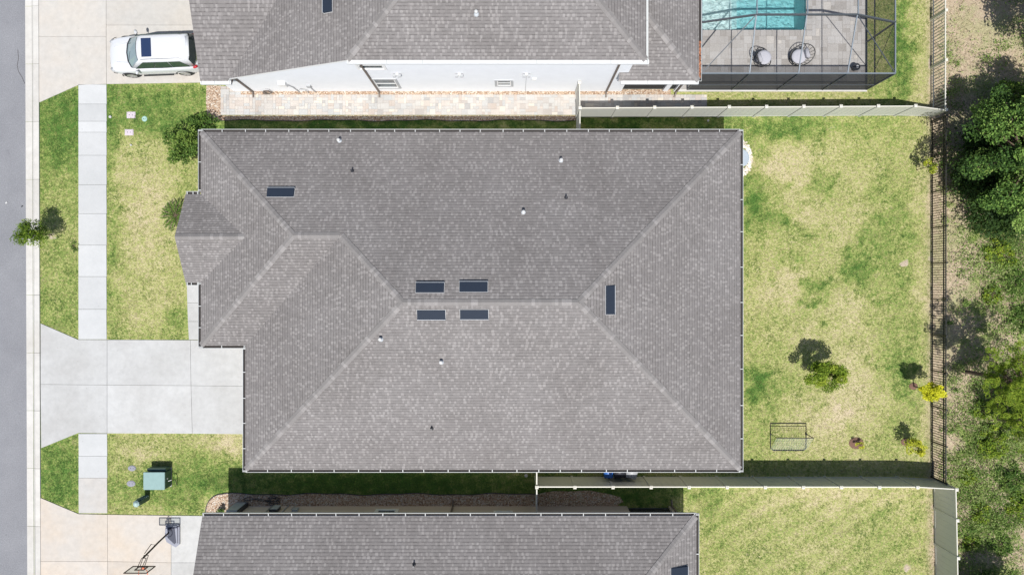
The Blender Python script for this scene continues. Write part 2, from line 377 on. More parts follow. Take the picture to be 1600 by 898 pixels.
def greenf(x, y):
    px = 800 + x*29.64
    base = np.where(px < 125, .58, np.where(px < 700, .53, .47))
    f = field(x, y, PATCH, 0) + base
    # mowing streaks in the neighbour's yard
    s = np.where((y < -10.2) & (px > 1050), .06*np.sin((-x*.50+y*.86)*6.5+.8*np.sin(x*.9)), 0)
    return f + s
fx = np.arange(-30, 30.01, .2); fy = np.arange(-19, 20.01, .2)
xs = np.concatenate([[-320, -120, -60], fx, [60, 120, 320]]); ys = np.concatenate([[-320, -120, -50], fy, [50, 120, 320]])
X, Y = np.meshgrid(xs, ys); nx, ny = len(xs), len(ys)
Z = np.zeros_like(X)
Z += np.where(X > 22.3, .10*np.sin(X*1.3+Y*.7)*np.sin(Y*.9-X*.3)*np.clip((X-22.3)/2, 0, 1), 0)
co = np.stack([X.ravel(), Y.ravel(), Z.ravel()], 1)
idx = np.arange(nx*ny).reshape(ny, nx)
q = np.stack([idx[:-1, :-1].ravel(), idx[:-1, 1:].ravel(), idx[1:, 1:].ravel(), idx[1:, :-1].ravel()], 1)
PX0, PX1, PY0, PY1 = 9.75, 15.50, 13.52, 19.2         # pool basin
cx = co[q].mean(1); keep = ~((cx[:, 0] > PX0-.15) & (cx[:, 0] < PX1+.15) & (cx[:, 1] > PY0-.15) & (cx[:, 1] < PY1+.15))
q = q[keep]
def np_mesh(name, co, faces, mat, attrs=None, dom='POINT', smooth=False):
    me = bpy.data.meshes.new(name); n = len(faces); k = faces.shape[1]
    me.vertices.add(len(co)); me.vertices.foreach_set('co', co.astype(np.float32).ravel())
    me.loops.add(n*k); me.loops.foreach_set('vertex_index', faces.astype(np.int32).ravel())
    me.polygons.add(n); me.polygons.foreach_set('loop_start', np.arange(0, n*k, k, dtype=np.int32))
    me.polygons.foreach_set('loop_total', np.full(n, k, dtype=np.int32))
    me.materials.append(mat)
    for a, v in (attrs or {}).items():
        at = me.attributes.new(a, 'FLOAT', dom); at.data.foreach_set('value', v.astype(np.float32).ravel())
    me.update(calc_edges=True); me.validate()
    o = bpy.data.objects.new(name, me); col.objects.link(o); return o
xx, yy = co[:, 0], co[:, 1]
wild = np.clip((xx-21.75)/.35, 0, 1)
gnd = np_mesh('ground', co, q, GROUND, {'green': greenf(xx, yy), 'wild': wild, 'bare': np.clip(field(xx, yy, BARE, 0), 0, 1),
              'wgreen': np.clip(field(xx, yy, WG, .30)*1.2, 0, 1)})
tag(gnd, kind='structure')

# road
def struct(mb, name, mats): return tag(mb.build(name, mats), kind='structure')
m = MB(); e0, e1 = G2(39.3, 0), G2(43.6, 898)
def lx(px0, px1, Yv):     # the kerb runs a hair off the photograph's vertical
    t = (15.15 - Yv)/30.3; return (px0+(px1-px0)*t-800)*KP
YT, YB = 300, -300
def strip(a0, a1, b0, b1, z, y0=YT, y1=YB):
    return [(lx(a0, a1, y0), y0, z), (lx(b0, b1, y0), y0, z), (lx(b0, b1, y1), y1, z), (lx(a0, a1, y1), y1, z)]
m.add(strip(39-240, 43-240, 39.6, 43.6, .006, 60, -60), [(0, 3, 2, 1)])
struct(m, 'road', ASP)
# mountable kerb: sections 3 m long with narrow joints, a flat pan and a raised back
m = MB(); yv = 30.0
while yv > -30:
    y1 = yv-3.04; m.tint = random.random()
    for (a, b, z0, z1) in ((39.5, 50.2, .014, .02), (50.6, 53.2, .02, .06), (53.2, 61.6, .06, .075)):
        A0, B0, A1, B1 = lx(a, a+3.4, yv-.008), lx(b, b+3.0, yv-.008), lx(a, a+3.4, y1+.008), lx(b, b+3.0, y1+.008)
        m.add([(A0, yv-.008, z0), (B0, yv-.008, z1), (B1, y1+.008, z1), (A1, y1+.008, z0),
               (A0, yv-.008, 0), (B0, yv-.008, 0), (B1, y1+.008, 0), (A1, y1+.008, 0)],
              [(0, 3, 2, 1), (0, 4, 7, 3), (1, 2, 6, 5), (0, 1, 5, 4), (3, 7, 6, 2)])
    yv = y1
struct(m, 'kerb', KERB)
tag(np_mesh('ground_litter', np.zeros((3, 3)), np.array([[0, 1, 2]]), KERB), kind='structure') if False else None

def slabs(mb, polys, z=.04, gap=.007):
    for pts in polys:
        w_ = [G2(*p) for p in pts]; c = Vector((sum(p[0] for p in w_)/len(w_), sum(p[1] for p in w_)/len(w_)))
        o = []
        for p in w_:
            v = Vector(p)-c; o.append((c.x+v.x-math.copysign(gap, v.x), c.y+v.y-math.copysign(gap, v.y)))
        mb.tint = random.random(); mb.prism(o, -.06, z)
# sidewalk strips
m = MB(); ps = []
for a, b in ((132.5, 163), (163, 190), (190, 207), (207, 243), (243, 289), (289, 334), (334, 383), (383, 432), (432, 483), (483, 530)):
    ps.append([(123, a), (167, a), (167.5, b), (123.2, b)])
for a, b in ((677, 712), (712, 746)):
    ps.append([(123.2, a), (168, a), (168.4, b), (123.5, b)])
slabs(m, ps); struct(m, 'sidewalk', CONW)

m = MB(); slabs(m, [[(123.2, 746), (168, 746), (168.4, 801), (123.5, 801)]]); struct(m, 'sidewalk', concrete('stained_concrete', (.455, .425, .39), (.44, .43, .415)))
m = MB()   # main house driveway
slabs(m, [[(64, 505), (123, 530.3), (168, 530.5), (168, 601), (64, 600)], [(64, 600), (168, 601), (168, 676.5), (123, 676), (65, 699.5)],
          [(168, 530.5), (298, 531), (299, 602), (168, 601)], [(168, 601), (299, 602), (301, 677), (168, 676.5)],
          [(298, 531), (400, 532), (400, 603), (299, 602)], [(299, 602), (400, 603), (400, 678), (301, 677)]])
struct(m, 'driveway', CON)
m = MB()
slabs(m, [[(292, 436), (318, 436), (318, 473), (293, 473)], [(293, 473), (318, 473), (318, 502), (294, 502)], [(294, 502), (318, 502), (318, 530.6), (295.5, 530.6)]])
struct(m, 'path', CON)
m = MB()   # northern neighbour's driveway
slabs(m, [[(60, -60), (166.5, -60), (166.5, 58), (60.6, 58)], [(60.6, 58), (166.5, 58), (167, 132), (123, 133.5), (62, 160.5)],
          [(166.5, -60), (360, -60), (360, 40), (166.5, 40)], [(166.5, 40), (330, 40), (330, 129.5), (167, 132)]])
a = struct(m, 'driveway', [CONT]); a.data.materials[0] = concrete('warm_grey_concrete', (.475, .44, .395), (.455, .438, .41))
m = MB()   # southern neighbour's driveway
slabs(m, [[(64, 777), (123.5, 802), (168.5, 803), (168.8, 876), (63.5, 876)], [(63.5, 876), (168.8, 876), (169, 990), (63, 990)],
          [(168.5, 803), (268, 804.5), (268, 878), (168.8, 876)], [(168.8, 876), (268, 878), (268, 990), (169, 990)],
          ])
struct(m, 'driveway', CONT)
m = MB(); slabs(m, [[(268, 804.5), (340, 805), (340, 878), (268, 878)], [(268, 878), (330, 878), (330, 990), (268, 990)]]); struct(m, 'driveway', CON)

for pts in ([(28, 78), (29, 92), (27, 103), (29, 112), (34, 120), (39, 131)], ):
    m = MB(); m.tube([(*G2(*p), .005) for p in pts], [.013]*len(pts), 5); struct(m, 'road_crack', NEARBLACK)
# paver walk and pool deck
def paver_fill(mb, x0, x1, y0, y1, u, hole=None, big=.5, z=.04, clipf=None):
    nxp = int(round((x1-x0)/u)); nyp = int(round((y1-y0)/u)); used = np.zeros((nxp, nyp), bool)
    for j in range(nyp):
        for i in range(nxp):
            if used[i, j]: continue
            a, b = random.choice(((1, 1), (2, 2), (2, 1), (1, 2), (2, 2), (3, 2)) if random.random() < big else ((1, 1), (2, 1), (1, 2)))
            while a > 1 and (i+a > nxp or used[i:i+a, j].any()): a -= 1
            while b > 1 and (j+b > nyp or used[i:i+a, j:j+b].any()): b -= 1
            used[i:i+a, j:j+b] = True
            A, B, C, D = x0+i*u, x0+(i+a)*u, y0+j*u, y0+(j+b)*u
            if hole and not (B <= hole[0]+.01 or A >= hole[1]-.01 or D <= hole[2]+.01 or C >= hole[3]-.01): continue
            mb.tint = min(1, max(0, random.gauss(.5, .26))); zz = z+random.uniform(-.002, .002); g = .006
            mb.box(A+g, B-g, C+g, D-g, .0, zz)
m = MB(); a = G2(345, 180); b = G2(903, 149); m.tint = .1; m.box(a[0], 10.2, a[1], b[1], -.02, .026)
paver_fill(m, a[0], b[0], a[1], b[1], .153)
a2 = G2(905, 180); b2 = G2(1105, 149); paver_fill(m, b[0]+.06, b2[0], a[1], b[1], .153)
a3 = G2(345, 149); b3 = G2(375, 136); paver_fill(m, a3[0], b3[0], b[1]+.01, b3[1], .153)
struct(m, 'paver_walk', PAVER)
m = MB(); xa, xb, ya, yb = 8.6, 18.62, 10.42, 20.5
m.tint = .05
for q_ in ((xa, PX0-.05, ya, yb), (PX1+.05, xb, ya, yb), (PX0-.05, PX1+.05, ya, PY0-.05), (PX0-.05, PX1+.05, PY1+.05, yb)): m.box(*q_, -.03, .03)
# coping round the pool
cw = .3
paver_fill(m, xa, xb, ya, yb, .2, hole=(PX0-cw, PX1+cw, PY0-cw, PY1+cw), big=.9)
n = int((PX1-PX0+2*cw)/.3)
for i in range(n):
    A = PX0-cw+i*(PX1-PX0+2*cw)/n; B = A+(PX1-PX0+2*cw)/n
    for (c_, d_) in ((PY0-cw, PY0), (PY1, PY1+cw)): m.tint = random.uniform(.1, .6); m.box(A+.005, B-.005, c_+.005, d_-(-.02 if c_ < PY0 else .005), 0.0, .048)
n = int((PY1-PY0)/.3)
for i in range(n):
    A = PY0+i*(PY1-PY0)/n; B = A+(PY1-PY0)/n
    for (c_, d_) in ((PX0-cw, PX0+.02), (PX1-.02, PX1+cw)): m.tint = random.uniform(.1, .6); m.box(c_+.005, d_-.005, A+.005, B-.005, 0.0, .048)
struct(m, 'pool_deck', DECK)
m = MB(); m.box(xa-.1, xb+.06, ya-.12, ya-.0, -.02, .075); m.box(xb+.0, xb+.08, ya, yb, -.02, .07)
struct(m, 'deck_kerb', KERB)
# gravel beds: slightly crowned sheets with an uneven outline
def bed(name, pts, mat, z=.03, edging=True, inset=0):
    w_ = [G2(*p) for p in pts]; m = MB(); m.prism(w_, -.02, z); o = struct(m, name, mat); return o
def wav(x0, x1, y, amp, step=12, ph=0): return [(x, y+amp*math.sin(x*.045+ph)+amp*.6*math.sin(x*.11+ph*2)) for x in range(int(x0), int(x1), step)]
top = [(323, 134), (345, 134), (345, 181), (903, 181)]
bot = wav(345, 900, 188.3, 1.0)[::-1]
bed('gravel_bed', [(903, 181)] + [(903, 188)] + bot + [(330, 193), (325, 186), (322, 160), (323, 134), (345, 134), (345, 181)], ROCK)
bed('gravel_bed', [(375, 140), (1048, 140), (1048, 148.6), (376, 148.6)], ROCK, .028)
bot = wav(352, 832, 771, 1.2, ph=1)
arc = [(322+ (1-math.cos(t))*26, 797-(1)*26*math.sin(t)) for t in [math.pi/2*i/8 for i in range(9)]]
bed('gravel_bed', [(322, 812)] + arc + bot + [(836, 771)] + wav(842, 960, 768, 2.2, ph=2)+[(969, 776), (974, 783), (966, 787), (966, 812)], ROCK)
# black edging strip on the southern bed
m = MB(); m.tube([(*G2(*p), .05) for p in [(322, 806)] + arc + bot + [(836, 771)]], .022, 6); e = struct(m, 'bed_edging', DKP)
m = MB(); m.tube([(*G2(*p), .05) for p in [(325, 186), (330, 193)] + wav(345, 900, 188.6, 1.0)], .016, 6); struct(m, 'bed_edging', DKP)

# ------------------------------------------------------------------ lawn blades (real tufts over the sheet)
rects = [(62, 122, 136, 528), (168, 322, 133, 530), (65, 122, 680, 800), (169, 400, 679, 803), (320, 836, 740, 772), (840, 1100, 742, 800),
         (345, 905, 189, 205), (907, 1160, 184, 205), (1120, 1457, 184, 744), (1088, 1458, 744, 920), (1105, 1455, 142, 183), (1356, 1456, -40, 142)]
def in_poly_front(px, py):      # driveway aprons cut the verge diagonally
    ok = np.ones(px.shape, bool)
    s = px < 123
    ok &= ~(s & (py < 160.5-(px-62)*.45)); ok &= ~(s & (py > 505+(px-64)*.43) & (py < 699.5-(px-65)*.40)); ok &= ~(s & (py > 777+(px-64)*.42))
    ok &= ~((px > 288) & (px < 322) & (py > 436) & (py < 531)); ok &= ~((px > 318) & (px < 400) & (py > 765) & (py < 810))
    ok &= ~((py > 757) & (py < 764) & (px > 836)); ok &= ~((px > 321) & (py < 190) & (py>130) & (px < 905)); return ok
cs = []
for (a, b, c, d) in rects:
    n = int((b-a)*(d-c)*KP*KP*150); px = rng.uniform(a, b, n); py = rng.uniform(c, d, n)
    k_ = in_poly_front(px, py); cs.append(np.stack([(px[k_]-800)*KP, (449-py[k_])*KP], 1))
pc = np.concatenate(cs); n = len(pc)
gv = greenf(pc[:, 0], pc[:, 1]); bv = field(pc[:, 0], pc[:, 1], BARE, 0)
lown = np.array([mnoise.noise((x*.9, y*.9, 3.)) for x, y in pc])*.35 + np.array([mnoise.noise((x*3.5, y*3.5, 9.)) for x, y in pc])*.35
tv = np.clip(gv+lown+rng.normal(0, .10, n), 0, 1)
k_ = (bv < .45) & (rng.random(n) < (.55+.45*tv)); pc, tv = pc[k_], tv[k_]; n = len(pc)
NB = 4
base = np.repeat(pc, NB, 0)+rng.normal(0, .02, (n*NB, 2)); ang = rng.uniform(0, 2*np.pi, n*NB); L = rng.uniform(.05, .10, n*NB)*np.repeat(.7+.5*tv, NB); ht = L*rng.uniform(.3, .75, n*NB)
dx, dy = np.cos(ang), np.sin(ang); wd = rng.uniform(.006, .011, n*NB)
v0 = np.stack([base[:, 0]-dy*wd, base[:, 1]+dx*wd, np.full(n*NB, .0)], 1); v1 = np.stack([base[:, 0]+dy*wd, base[:, 1]-dx*wd, np.full(n*NB, .0)], 1)
v2 = np.stack([base[:, 0]+dx*L, base[:, 1]+dy*L, ht], 1)
vv = np.stack([v0, v1, v2], 1).reshape(-1, 3); ff = np.arange(len(vv)).reshape(-1, 3)
tt = np.repeat(np.clip(np.repeat(tv, NB)+rng.normal(0, .07, n*NB), 0, 1), 3)
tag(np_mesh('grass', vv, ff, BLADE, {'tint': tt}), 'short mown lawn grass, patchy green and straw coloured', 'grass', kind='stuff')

# ------------------------------------------------------------------ roofs
def roof_mesh(parent, planes, thick=.16, name='roof'):
    """planes: list of (axis, [3D points]) in plan order; closed with a fascia depth."""
    m = MB()
    for ax, pts in planes:
        pts = [Vector(p) for p in pts]; nrm = Vector((0, 0, 0))
        for i in range(len(pts)): nrm += pts[i].cross(pts[(i+1) % len(pts)])
        if nrm.z < 0: pts = pts[::-1]
        m.mi = 0 if ax == 'x' else 1
        m.add(pts, [list(range(len(pts)))])
        m.mi = 2; m.add([p-Vector((0, 0, thick)) for p in pts], [list(range(len(pts)))[::-1]])
    # fascia on outline edges
    from collections import Counter
    cnt = Counter(); ed = {}
    for ax, pts in planes:
        for i in range(len(pts)):
            a = tuple(round(c, 3) for c in pts[i]); b = tuple(round(c, 3) for c in pts[(i+1) % len(pts)])
            cnt[frozenset((a, b))] += 1; ed[frozenset((a, b))] = (a, b)
    for kx, c in cnt.items():
        if c == 1:
            a, b = ed[kx]; m.mi = 2
            m.add([a, b, (b[0], b[1], b[2]-thick), (a[0], a[1], a[2]-thick)], [(0, 1, 2, 3)])
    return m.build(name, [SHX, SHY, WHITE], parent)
def caps(roof, lines, wid=.145, step=.145, name='ridge_cap'):
    """overlapping cap shingles folded over a hip or ridge; nl/nr = slope drop each side"""
    for (a, b, drop) in lines:
        m = MB(); a, b = Vector(a), Vector(b); d = b-a; L = d.length; d.normalize(); n = int(L/step)
        side = Vector((-d.y, d.x, 0)).normalized()
        for i in range(n):
            m.tint = random.choice((.35, .4, .45, .5, .55, .6, .7, .95)) if random.random() < .9 else 1.0
            p0 = a+d*(i*step-.08); p1 = a+d*((i+1)*step+.07)
            if i == 0: p0 = a+d*.02
            lift0 = .028; lift1 = .012          # the low end of each piece rides on the one below
            w_ = wid*random.uniform(.94, 1.05)
            vs = []
            for p, lf in ((p0, lift0), (p1, lift1)):
                vs += [p+side*w_+Vector((0, 0, lf-drop*w_)), p+Vector((0, 0, lf+.006)), p-side*w_+Vector((0, 0, lf-drop*w_))]
            lo = [v-Vector((0, 0, .012)) for v in vs]
            m.add(vs+lo, [(0, 1, 4, 3), (1, 2, 5, 4), (0, 3, 9, 6), (2, 8, 11, 5), (0, 6, 7, 1), (1, 7, 8, 2), (3, 4, 10, 9), (4, 5, 11, 10)])
        m.build(name, CAP, roof)
def gutter(house, p0, p1, out, z, mat=None, wdt=.125, dep=.11, step=1.04, name='gutter', hang=True, guard=False):
    """open trough hung on the eave from p0 to p1 (2D), out = outward unit (2D)"""
    p0, p1, o = Vector((*p0, 0)), Vector((*p1, 0)), Vector((*out, 0)); d = (p1-p0); L = d.length; d.normalize(); t = .014
    m = MB(); m.mi = 0
    def bar(a, b, z0, z1):          # a,b = offsets outward
        q_ = [p0+o*a, p1+o*a, p1+o*b, p0+o*b]; m.prism([(v.x, v.y) for v in q_], z0, z1)
    m.mi = 0; bar(.004, wdt, z-dep-t, z-dep); bar(wdt, wdt+t, z-dep-t, z+.0); bar(wdt-.002, wdt+t+.002, z+.0, z+.008)
    m.mi = 1; bar(.006, wdt-.004, z-dep+.002, z-dep+.05)
    m.mi = 0
    if guard: bar(-.03, wdt-.003, z+.001, z+.007)
    for e in (p0, p1-d*t):
        q_ = [e+o*.004, e+d*t+o*.004, e+d*t+o*wdt, e+o*wdt]; m.prism([(v.x, v.y) for v in q_], z-dep, z)
    g = m.build(name, [mat or GUT, NEARBLACK], house)
    if hang:
        m = MB(); n = max(1, int(L/step)); a_ = o*-.03; q_ = [a_-d*.02, a_+d*.02, d*.02+o*wdt, d*-.02+o*wdt]
        m.prism([(v.x, v.y) for v in q_], .012, .02); h0_ = None
        for i in range(n+1):
            q = min(L-.06, max(.06, i*L/n + random.uniform(-.09, .09))); c = p0+d*q
            if h0_ is None: h_ = h0_ = m.build('gutter_hanger', HANG, g)
            else: h_ = h0_.copy(); col.objects.link(h_); h_.parent = g
            h_.location = (c.x, c.y, z)
    return g
def downspout(house, x, y, ztop, off, zb=.12, mat=None, kick=(0, 0)):
    m = MB(); r = .042
    m.prism([(x-r, y-r*.8), (x+r, y-r*.8), (x+r, y+r*.8), (x-r, y+r*.8)], zb, ztop-.45)
    m.tube([(x, y, ztop-.46), (x, y, ztop-.40), (x+off[0], y+off[1], ztop-.16), (x+off[0], y+off[1], ztop-.11)], .045, 6)
    if kick != (0, 0): m.tube([(x, y, zb+.08), (x+kick[0]*.12, y+kick[1]*.12, zb), (x+kick[0]*.28, y+kick[1]*.28, zb-.05)], .045, 6)
    return m.build('downspout', mat or BROWN, house)
def slope_quad(c, u, v, nrm): return u, v
def long_vent(roof, px0, px1, py0, py1, zf, nrm_dir, slope=5/12):
    """low rectangular off-ridge vent lying on a slope; zf(x,y)->roof height; nrm_dir = downslope direction (2D)"""
    c = None; z = 5.5
    for _ in range(6):
        c = P((px0+px1)/2, (py0+py1)/2, z); z = zf(c.x, c.y)
    f = (H-z)/H*KP; sx, sy = (px1-px0)*f, (py1-py0)*f
    d = Vector((nrm_dir[0], nrm_dir[1], -slope)).normalized(); u = Vector((-nrm_dir[1], nrm_dir[0], 0)); n = u.cross(d)
    if n.z < 0: n = -n
    if abs(nrm_dir[0]) > .5: lu, ld = sy, sx
    else: lu, ld = sx, sy
    lu, ld = lu/2, ld/2/math.cos(math.atan(slope))
    o = Vector((c.x, c.y, z))
    m = MB()
    # flashing
    def slab(a0, a1, b0, b1, h0, h1, h2=None):
        h2 = h1 if h2 is None else h2       # h1 at upslope end, h2 at downslope end
        vs = [o+u*a+d*b+n*h for a, b, h in ((a0, b0, h0), (a1, b0, h0), (a1, b1, h0), (a0, b1, h0), (a0, b0, h1), (a1, b0, h1), (a1, b1, h2), (a0, b1, h2))]
        m.add(vs, [(3, 2, 1, 0), (4, 5, 6, 7), (0, 1, 5, 4), (1, 2, 6, 5), (2, 3, 7, 6), (3, 0, 4, 7)])
    m.mi = 2; slab(-lu-.02, lu+.02, -ld-.02, ld+.03, .003, .012)
    m.mi = 0; slab(-lu, lu, -ld, ld, .012, .05, .13)
    m.mi = 1; slab(-lu-.012, lu+.012, ld+.001, ld+.018, .012, .135)
    m.mi = 0; slab(-lu+.03, lu-.03, ld+.0185, ld+.022, .03, .10)
    return m.build('roof_vent', [VENT, VENTL, TRIM], roof)
def pipe_vent(roof, px, py, zf, white=True, h=.28):
    z = 5
    for _ in range(6): c = P(px, py, z+h*.7); z = zf(c.x, c.y)
    m = MB()
    if white:
        m.mi = 1; m.lathe([(.12, -.04), (.10, .03), (.065, .08), (.05, .10)], (c.x, c.y, z), 14)
        m.mi = 0; m.lathe([(.045, .10), (.045, h-.06), (.075, h-.05), (.075, h), (.04, h+.02)], (c.x, c.y, z), 14)
    else:
        m.mi = 2; m.lathe([(.10, -.04), (.075, .04), (.045, .08)], (c.x, c.y, z), 12); m.lathe([(.038, .08), (.038, h)], (c.x, c.y, z), 12)
    return m.build('vent_pipe', [WHITEP, VENTL, DKP], roof)
def window(parent, cx_, z0, z1, wd, yw, out, mat_frame=WHITE, surround=TRIM, lab=None):
    """window on a wall running along X at y=yw, out=+1/-1 in Y"""
    s = out; m = MB()
    def bx(x0, x1, za, zb, d0, d1): 
        ya, yb_ = sorted((yw+s*d0, yw+s*d1)); m.box(x0, x1, ya, yb_, za, zb)
    x0, x1 = cx_-wd/2, cx_+wd/2; b = .12
    for (A, B, C, D) in ((x0-b, x1+b, z1, z1+b), (x0-b, x1+b, z0-b, z0), (x0-b, x0, z0, z1), (x1, x1+b, z0, z1)): bx(A, B, C, D, -.02, .045)
    fr = m.build('window', surround, parent, lab)
    m = MB(); f = .05
    for (A, B, C, D) in ((x0, x1, z1-f, z1), (x0, x1, z0, z0+f), (x0, x0+f, z0+f, z1-f), (x1-f, x1, z0+f, z1-f), (x0+f, x1-f, (z0+z1)/2-.02, (z0+z1)/2+.02)): bx(A, B, C, D, -.02, .022)
    m.build('frame', mat_frame, fr)
    m = MB(); bx(x0+f, x1-f, z0+f, z1-f, -.02, .006); m.build('pane', GLASS, fr)
    return fr

M5 = 5/12
# ---- the house in the middle
main = thing('house', 'large single-storey house under a wide grey shingle hip roof, middle of the three houses', 'house', (0, 0, 0))
eN, eS, eE, eW, bW, bS = 7.50, -8.78, 11.03, -12.87, -15.02, -2.80
ZE = 3.0
hw = (eN-eS)/2; yR = (eN+eS)/2; zR = ZE+hw*M5; xa_, xb_ = eW+hw, eE-hw
hb = (eN-bS)/2; yB = (eN+bS)/2; zB = ZE+hb*M5; xc, xd = bW+hb, eW+hb
cE0, cE1 = 4.50, .24; cX = -15.76; yC = (cE0+cE1)/2; rc = (cE0-cE1)/2*.5; zC = ZE+rc; xV = bW+rc/M5
pl = [('x', [(bW, eN, ZE), (eE, eN, ZE), (xb_, yR, zR), (xa_, yR, zR), (xd, yB, zB), (xc, yB, zB)]),
      ('y', [(eE, eN, ZE), (eE, eS, ZE), (xb_, yR, zR)]),
      ('x', [(eE, eS, ZE), (eW, eS, ZE), (xa_, yR, zR), (xb_, yR, zR)]),
      ('y', [(eW, eS, ZE), (eW, bS, ZE), (xd, yB, zB), (xa_, yR, zR)]),
      ('x', [(eW, bS, ZE), (bW, bS, ZE), (xc, yB, zB), (xd, yB, zB)]),
      ('y', [(bW, eN, ZE), (xc, yB, zB), (bW, bS, ZE), (bW, cE1, ZE), (xV, yC, zC), (bW, cE0, ZE)]),
      ('x', [(cX, cE0, ZE), (bW, cE0, ZE), (xV, yC, zC), (cX, yC, zC)]),
      ('x', [(cX, cE1, ZE), (bW, cE1, ZE), (xV, yC, zC), (cX, yC, zC)])]
rf = roof_mesh(main, pl)
dr = M5/math.sqrt(2)
caps(rf, [((eE, eN, ZE), (xb_, yR, zR), dr), ((eE, eS, ZE), (xb_, yR, zR), dr), ((eW, eS, ZE), (xa_, yR, zR), dr), ((xd, yB, zB), (xa_, yR, zR), dr),
          ((bW, eN, ZE), (xc, yB, zB), dr), ((bW, bS, ZE), (xc, yB, zB), dr), ((xa_, yR, zR), (xb_, yR, zR), M5), ((xc, yB, zB), (xd, yB, zB), M5),
          ((cX, yC, zC), (xV, yC, zC), .5)])
zN = lambda x, y: ZE+(eN-y)*M5
zS = lambda x, y: ZE+(y-eS)*M5
zEa = lambda x, y: ZE+(eE-x)*M5
zWb = lambda x, y: ZE+(x-bW)*M5
for a_ in ((418, 460, 295, 308, zN, (0, 1)), (650, 694, 443, 457, zN, (0, 1)), (718, 762, 441.5, 456, zN, (0, 1)), (652, 696, 484, 497.5, zS, (0, -1)), (719, 763, 483.5, 497, zS, (0, -1)), (946, 959, 447, 491, zEa, (1, 0))):
    long_vent(rf, *a_)
for px, py, w_ in ((529, 219, 1), (877, 250, 1), (818, 331, 1), (549, 266, 0), (885, 308, 0)): pipe_vent(rf, px, py, zN, w_)
for px, py, w_ in ((594, 530, 1), (689, 566, 1), (674, 670, 0)): pipe_vent(rf, px, py, zS, w_)
m = MB(); I = .42      # walls
m.prism([(bW+I, eN-I), (bW+I, bS+I), (eW+I, bS+I), (eW+I, eS+I), (eE-I, eS+I), (eE-I, eN-I)], 0, ZE-.05)
m.extr([(cX+.35, cE0-.35, 0), (cX+.35, cE1+.35, 0), (cX+.35, cE1+.35, ZE-.02), (cX+.35, yC, zC-.2), (cX+.35, cE0-.35, ZE-.02)], (bW+I-cX-.351, 0, 0))
m.build('wall', STB, main)
m = MB(); gx = eW+I      # garage door faces the drive
for i in range(4): m.box(gx-.03, gx-.001, -8.0, -3.2, .03+i*.56, .03+i*.56+.545)
m.build('garage_door', DOORM, main)
m = MB(); m.box(cX+.30, cX+.349, 1.6, 2.6, .05, 2.15); fd = m.build('front_door', BROWN, main)
m = MB(); m.lathe([(.03, 0), (.03, .05)], (cX+.28, 1.7, 1.0), 10); m.build('handle', WHITE, fd)
for x in (-9, -4, 1, 6): window(main, x, 1.0, 2.2, 1.2, eN-I, 1)
for x in (-8, -1, 4): window(main, x, 1.0, 2.2, 1.2, eS+I, -1)
gutter(main, (bW, eN), (eE, eN), (0, 1), ZE-.02); gutter(main, (eW, eS), (eE, eS), (0, -1), ZE-.02)
gutter(main, (eE, eS-.12), (eE, eN+.12), (1, 0), ZE-.02, step=1.6); gutter(main, (eW, eS-.12), (eW, bS-.10), (-1, 0), ZE-.02)
gutter(main, (bW, bS), (eW, bS), (0, -1), ZE-.02); gutter(main, (bW, bS-.12), (bW, cE1-.0), (-1, 0), ZE-.02); gutter(main, (bW, cE0+.14), (bW, eN+.12), (-1, 0), ZE-.02)
gutter(main, (cX+.02, cE0), (bW-.10, cE0), (0, 1), ZE-.02, step=.3); gutter(main, (cX+.02, cE1), (bW-.10, cE1), (0, -1), ZE-.02, step=.3)
downspout(main, bW+I-.06, eN-I-1.2, ZE, (-I-.0, 0)); downspout(main, bW+I-.06, cE0+.12, ZE, (-I, 0)); downspout(main, eE-I+.06, 7.0, ZE, (I, 0), kick=(1, 0))
downspout(main, eE-I+.06, -8.1, ZE, (I, 0)); downspout(main, eW+I-.06, bS+I-.2, ZE, (-I, 0))

# ---- two-storey neighbour to the north
nh = thing('house', 'white stucco two-storey house with grey shingle roof and pool cage, cut by the top edge', 'house', (0, 0, 0))
Z2 = 5.65; Ys = 10.07; Yg = 9.94; X1, X2 = -7.33, 5.96; Yn = 25.3; xg = -15.05; xw = -13.72
hx = (X2-X1)/2; xm = (X1+X2)/2; zt = Z2+hx*M5
v0y = Ys-Yg; gr_y = 16.0; gs = 1/3
xv0 = xw+v0y*gs/M5; gz = ZE+(gr_y-Yg)*gs; xvr = xw+(gz-ZE)/M5
pl = [('x', [(X1, Ys, Z2), (X2, Ys, Z2), (xm, Ys+hx, zt)]),
      ('y', [(X2, Ys, Z2), (X2, Yn, Z2), (xm, Yn-hx, zt), (xm, Ys+hx, zt)]),
      ('x', [(X1, Yn, Z2), (X2, Yn, Z2), (xm, Yn-hx, zt)]),
      ('y', [(xv0, Ys, ZE+v0y*gs), (X1, Ys, Z2), (xm, Ys+hx, zt), (xm, Yn-hx, zt), (X1, Yn, Z2), (xw, Yn, ZE), (xw, 2*gr_y-Yg, ZE), (xvr, gr_y, gz)]),
      ('x', [(xg, Yg, ZE), (xw, Yg, ZE), (xv0, Ys, ZE+v0y*gs), (xvr, gr_y, gz), (xg, gr_y, gz)]),
      ('x', [(xg, 2*gr_y-Yg, ZE), (xw, 2*gr_y-Yg, ZE), (xvr, gr_y, gz), (xg, gr_y, gz)])]
rf = roof_mesh(nh, pl)
caps(rf, [((X1, Ys, Z2), (xm, Ys+hx, zt), dr), ((X2, Ys, Z2), (xm, Ys+hx, zt), dr), ((xg, gr_y, gz), (xvr, gr_y, gz), gs)])
zNS = lambda x, y: Z2+(y-Ys)*M5
zNW = lambda x, y: ZE+(x-xw)*M5
pipe_vent(rf, 744, 19, zNS, True); long_vent(rf, 506, 520, -12, 20, zNW, (-1, 0)); pipe_vent(rf, 395, -20, zNW, False)
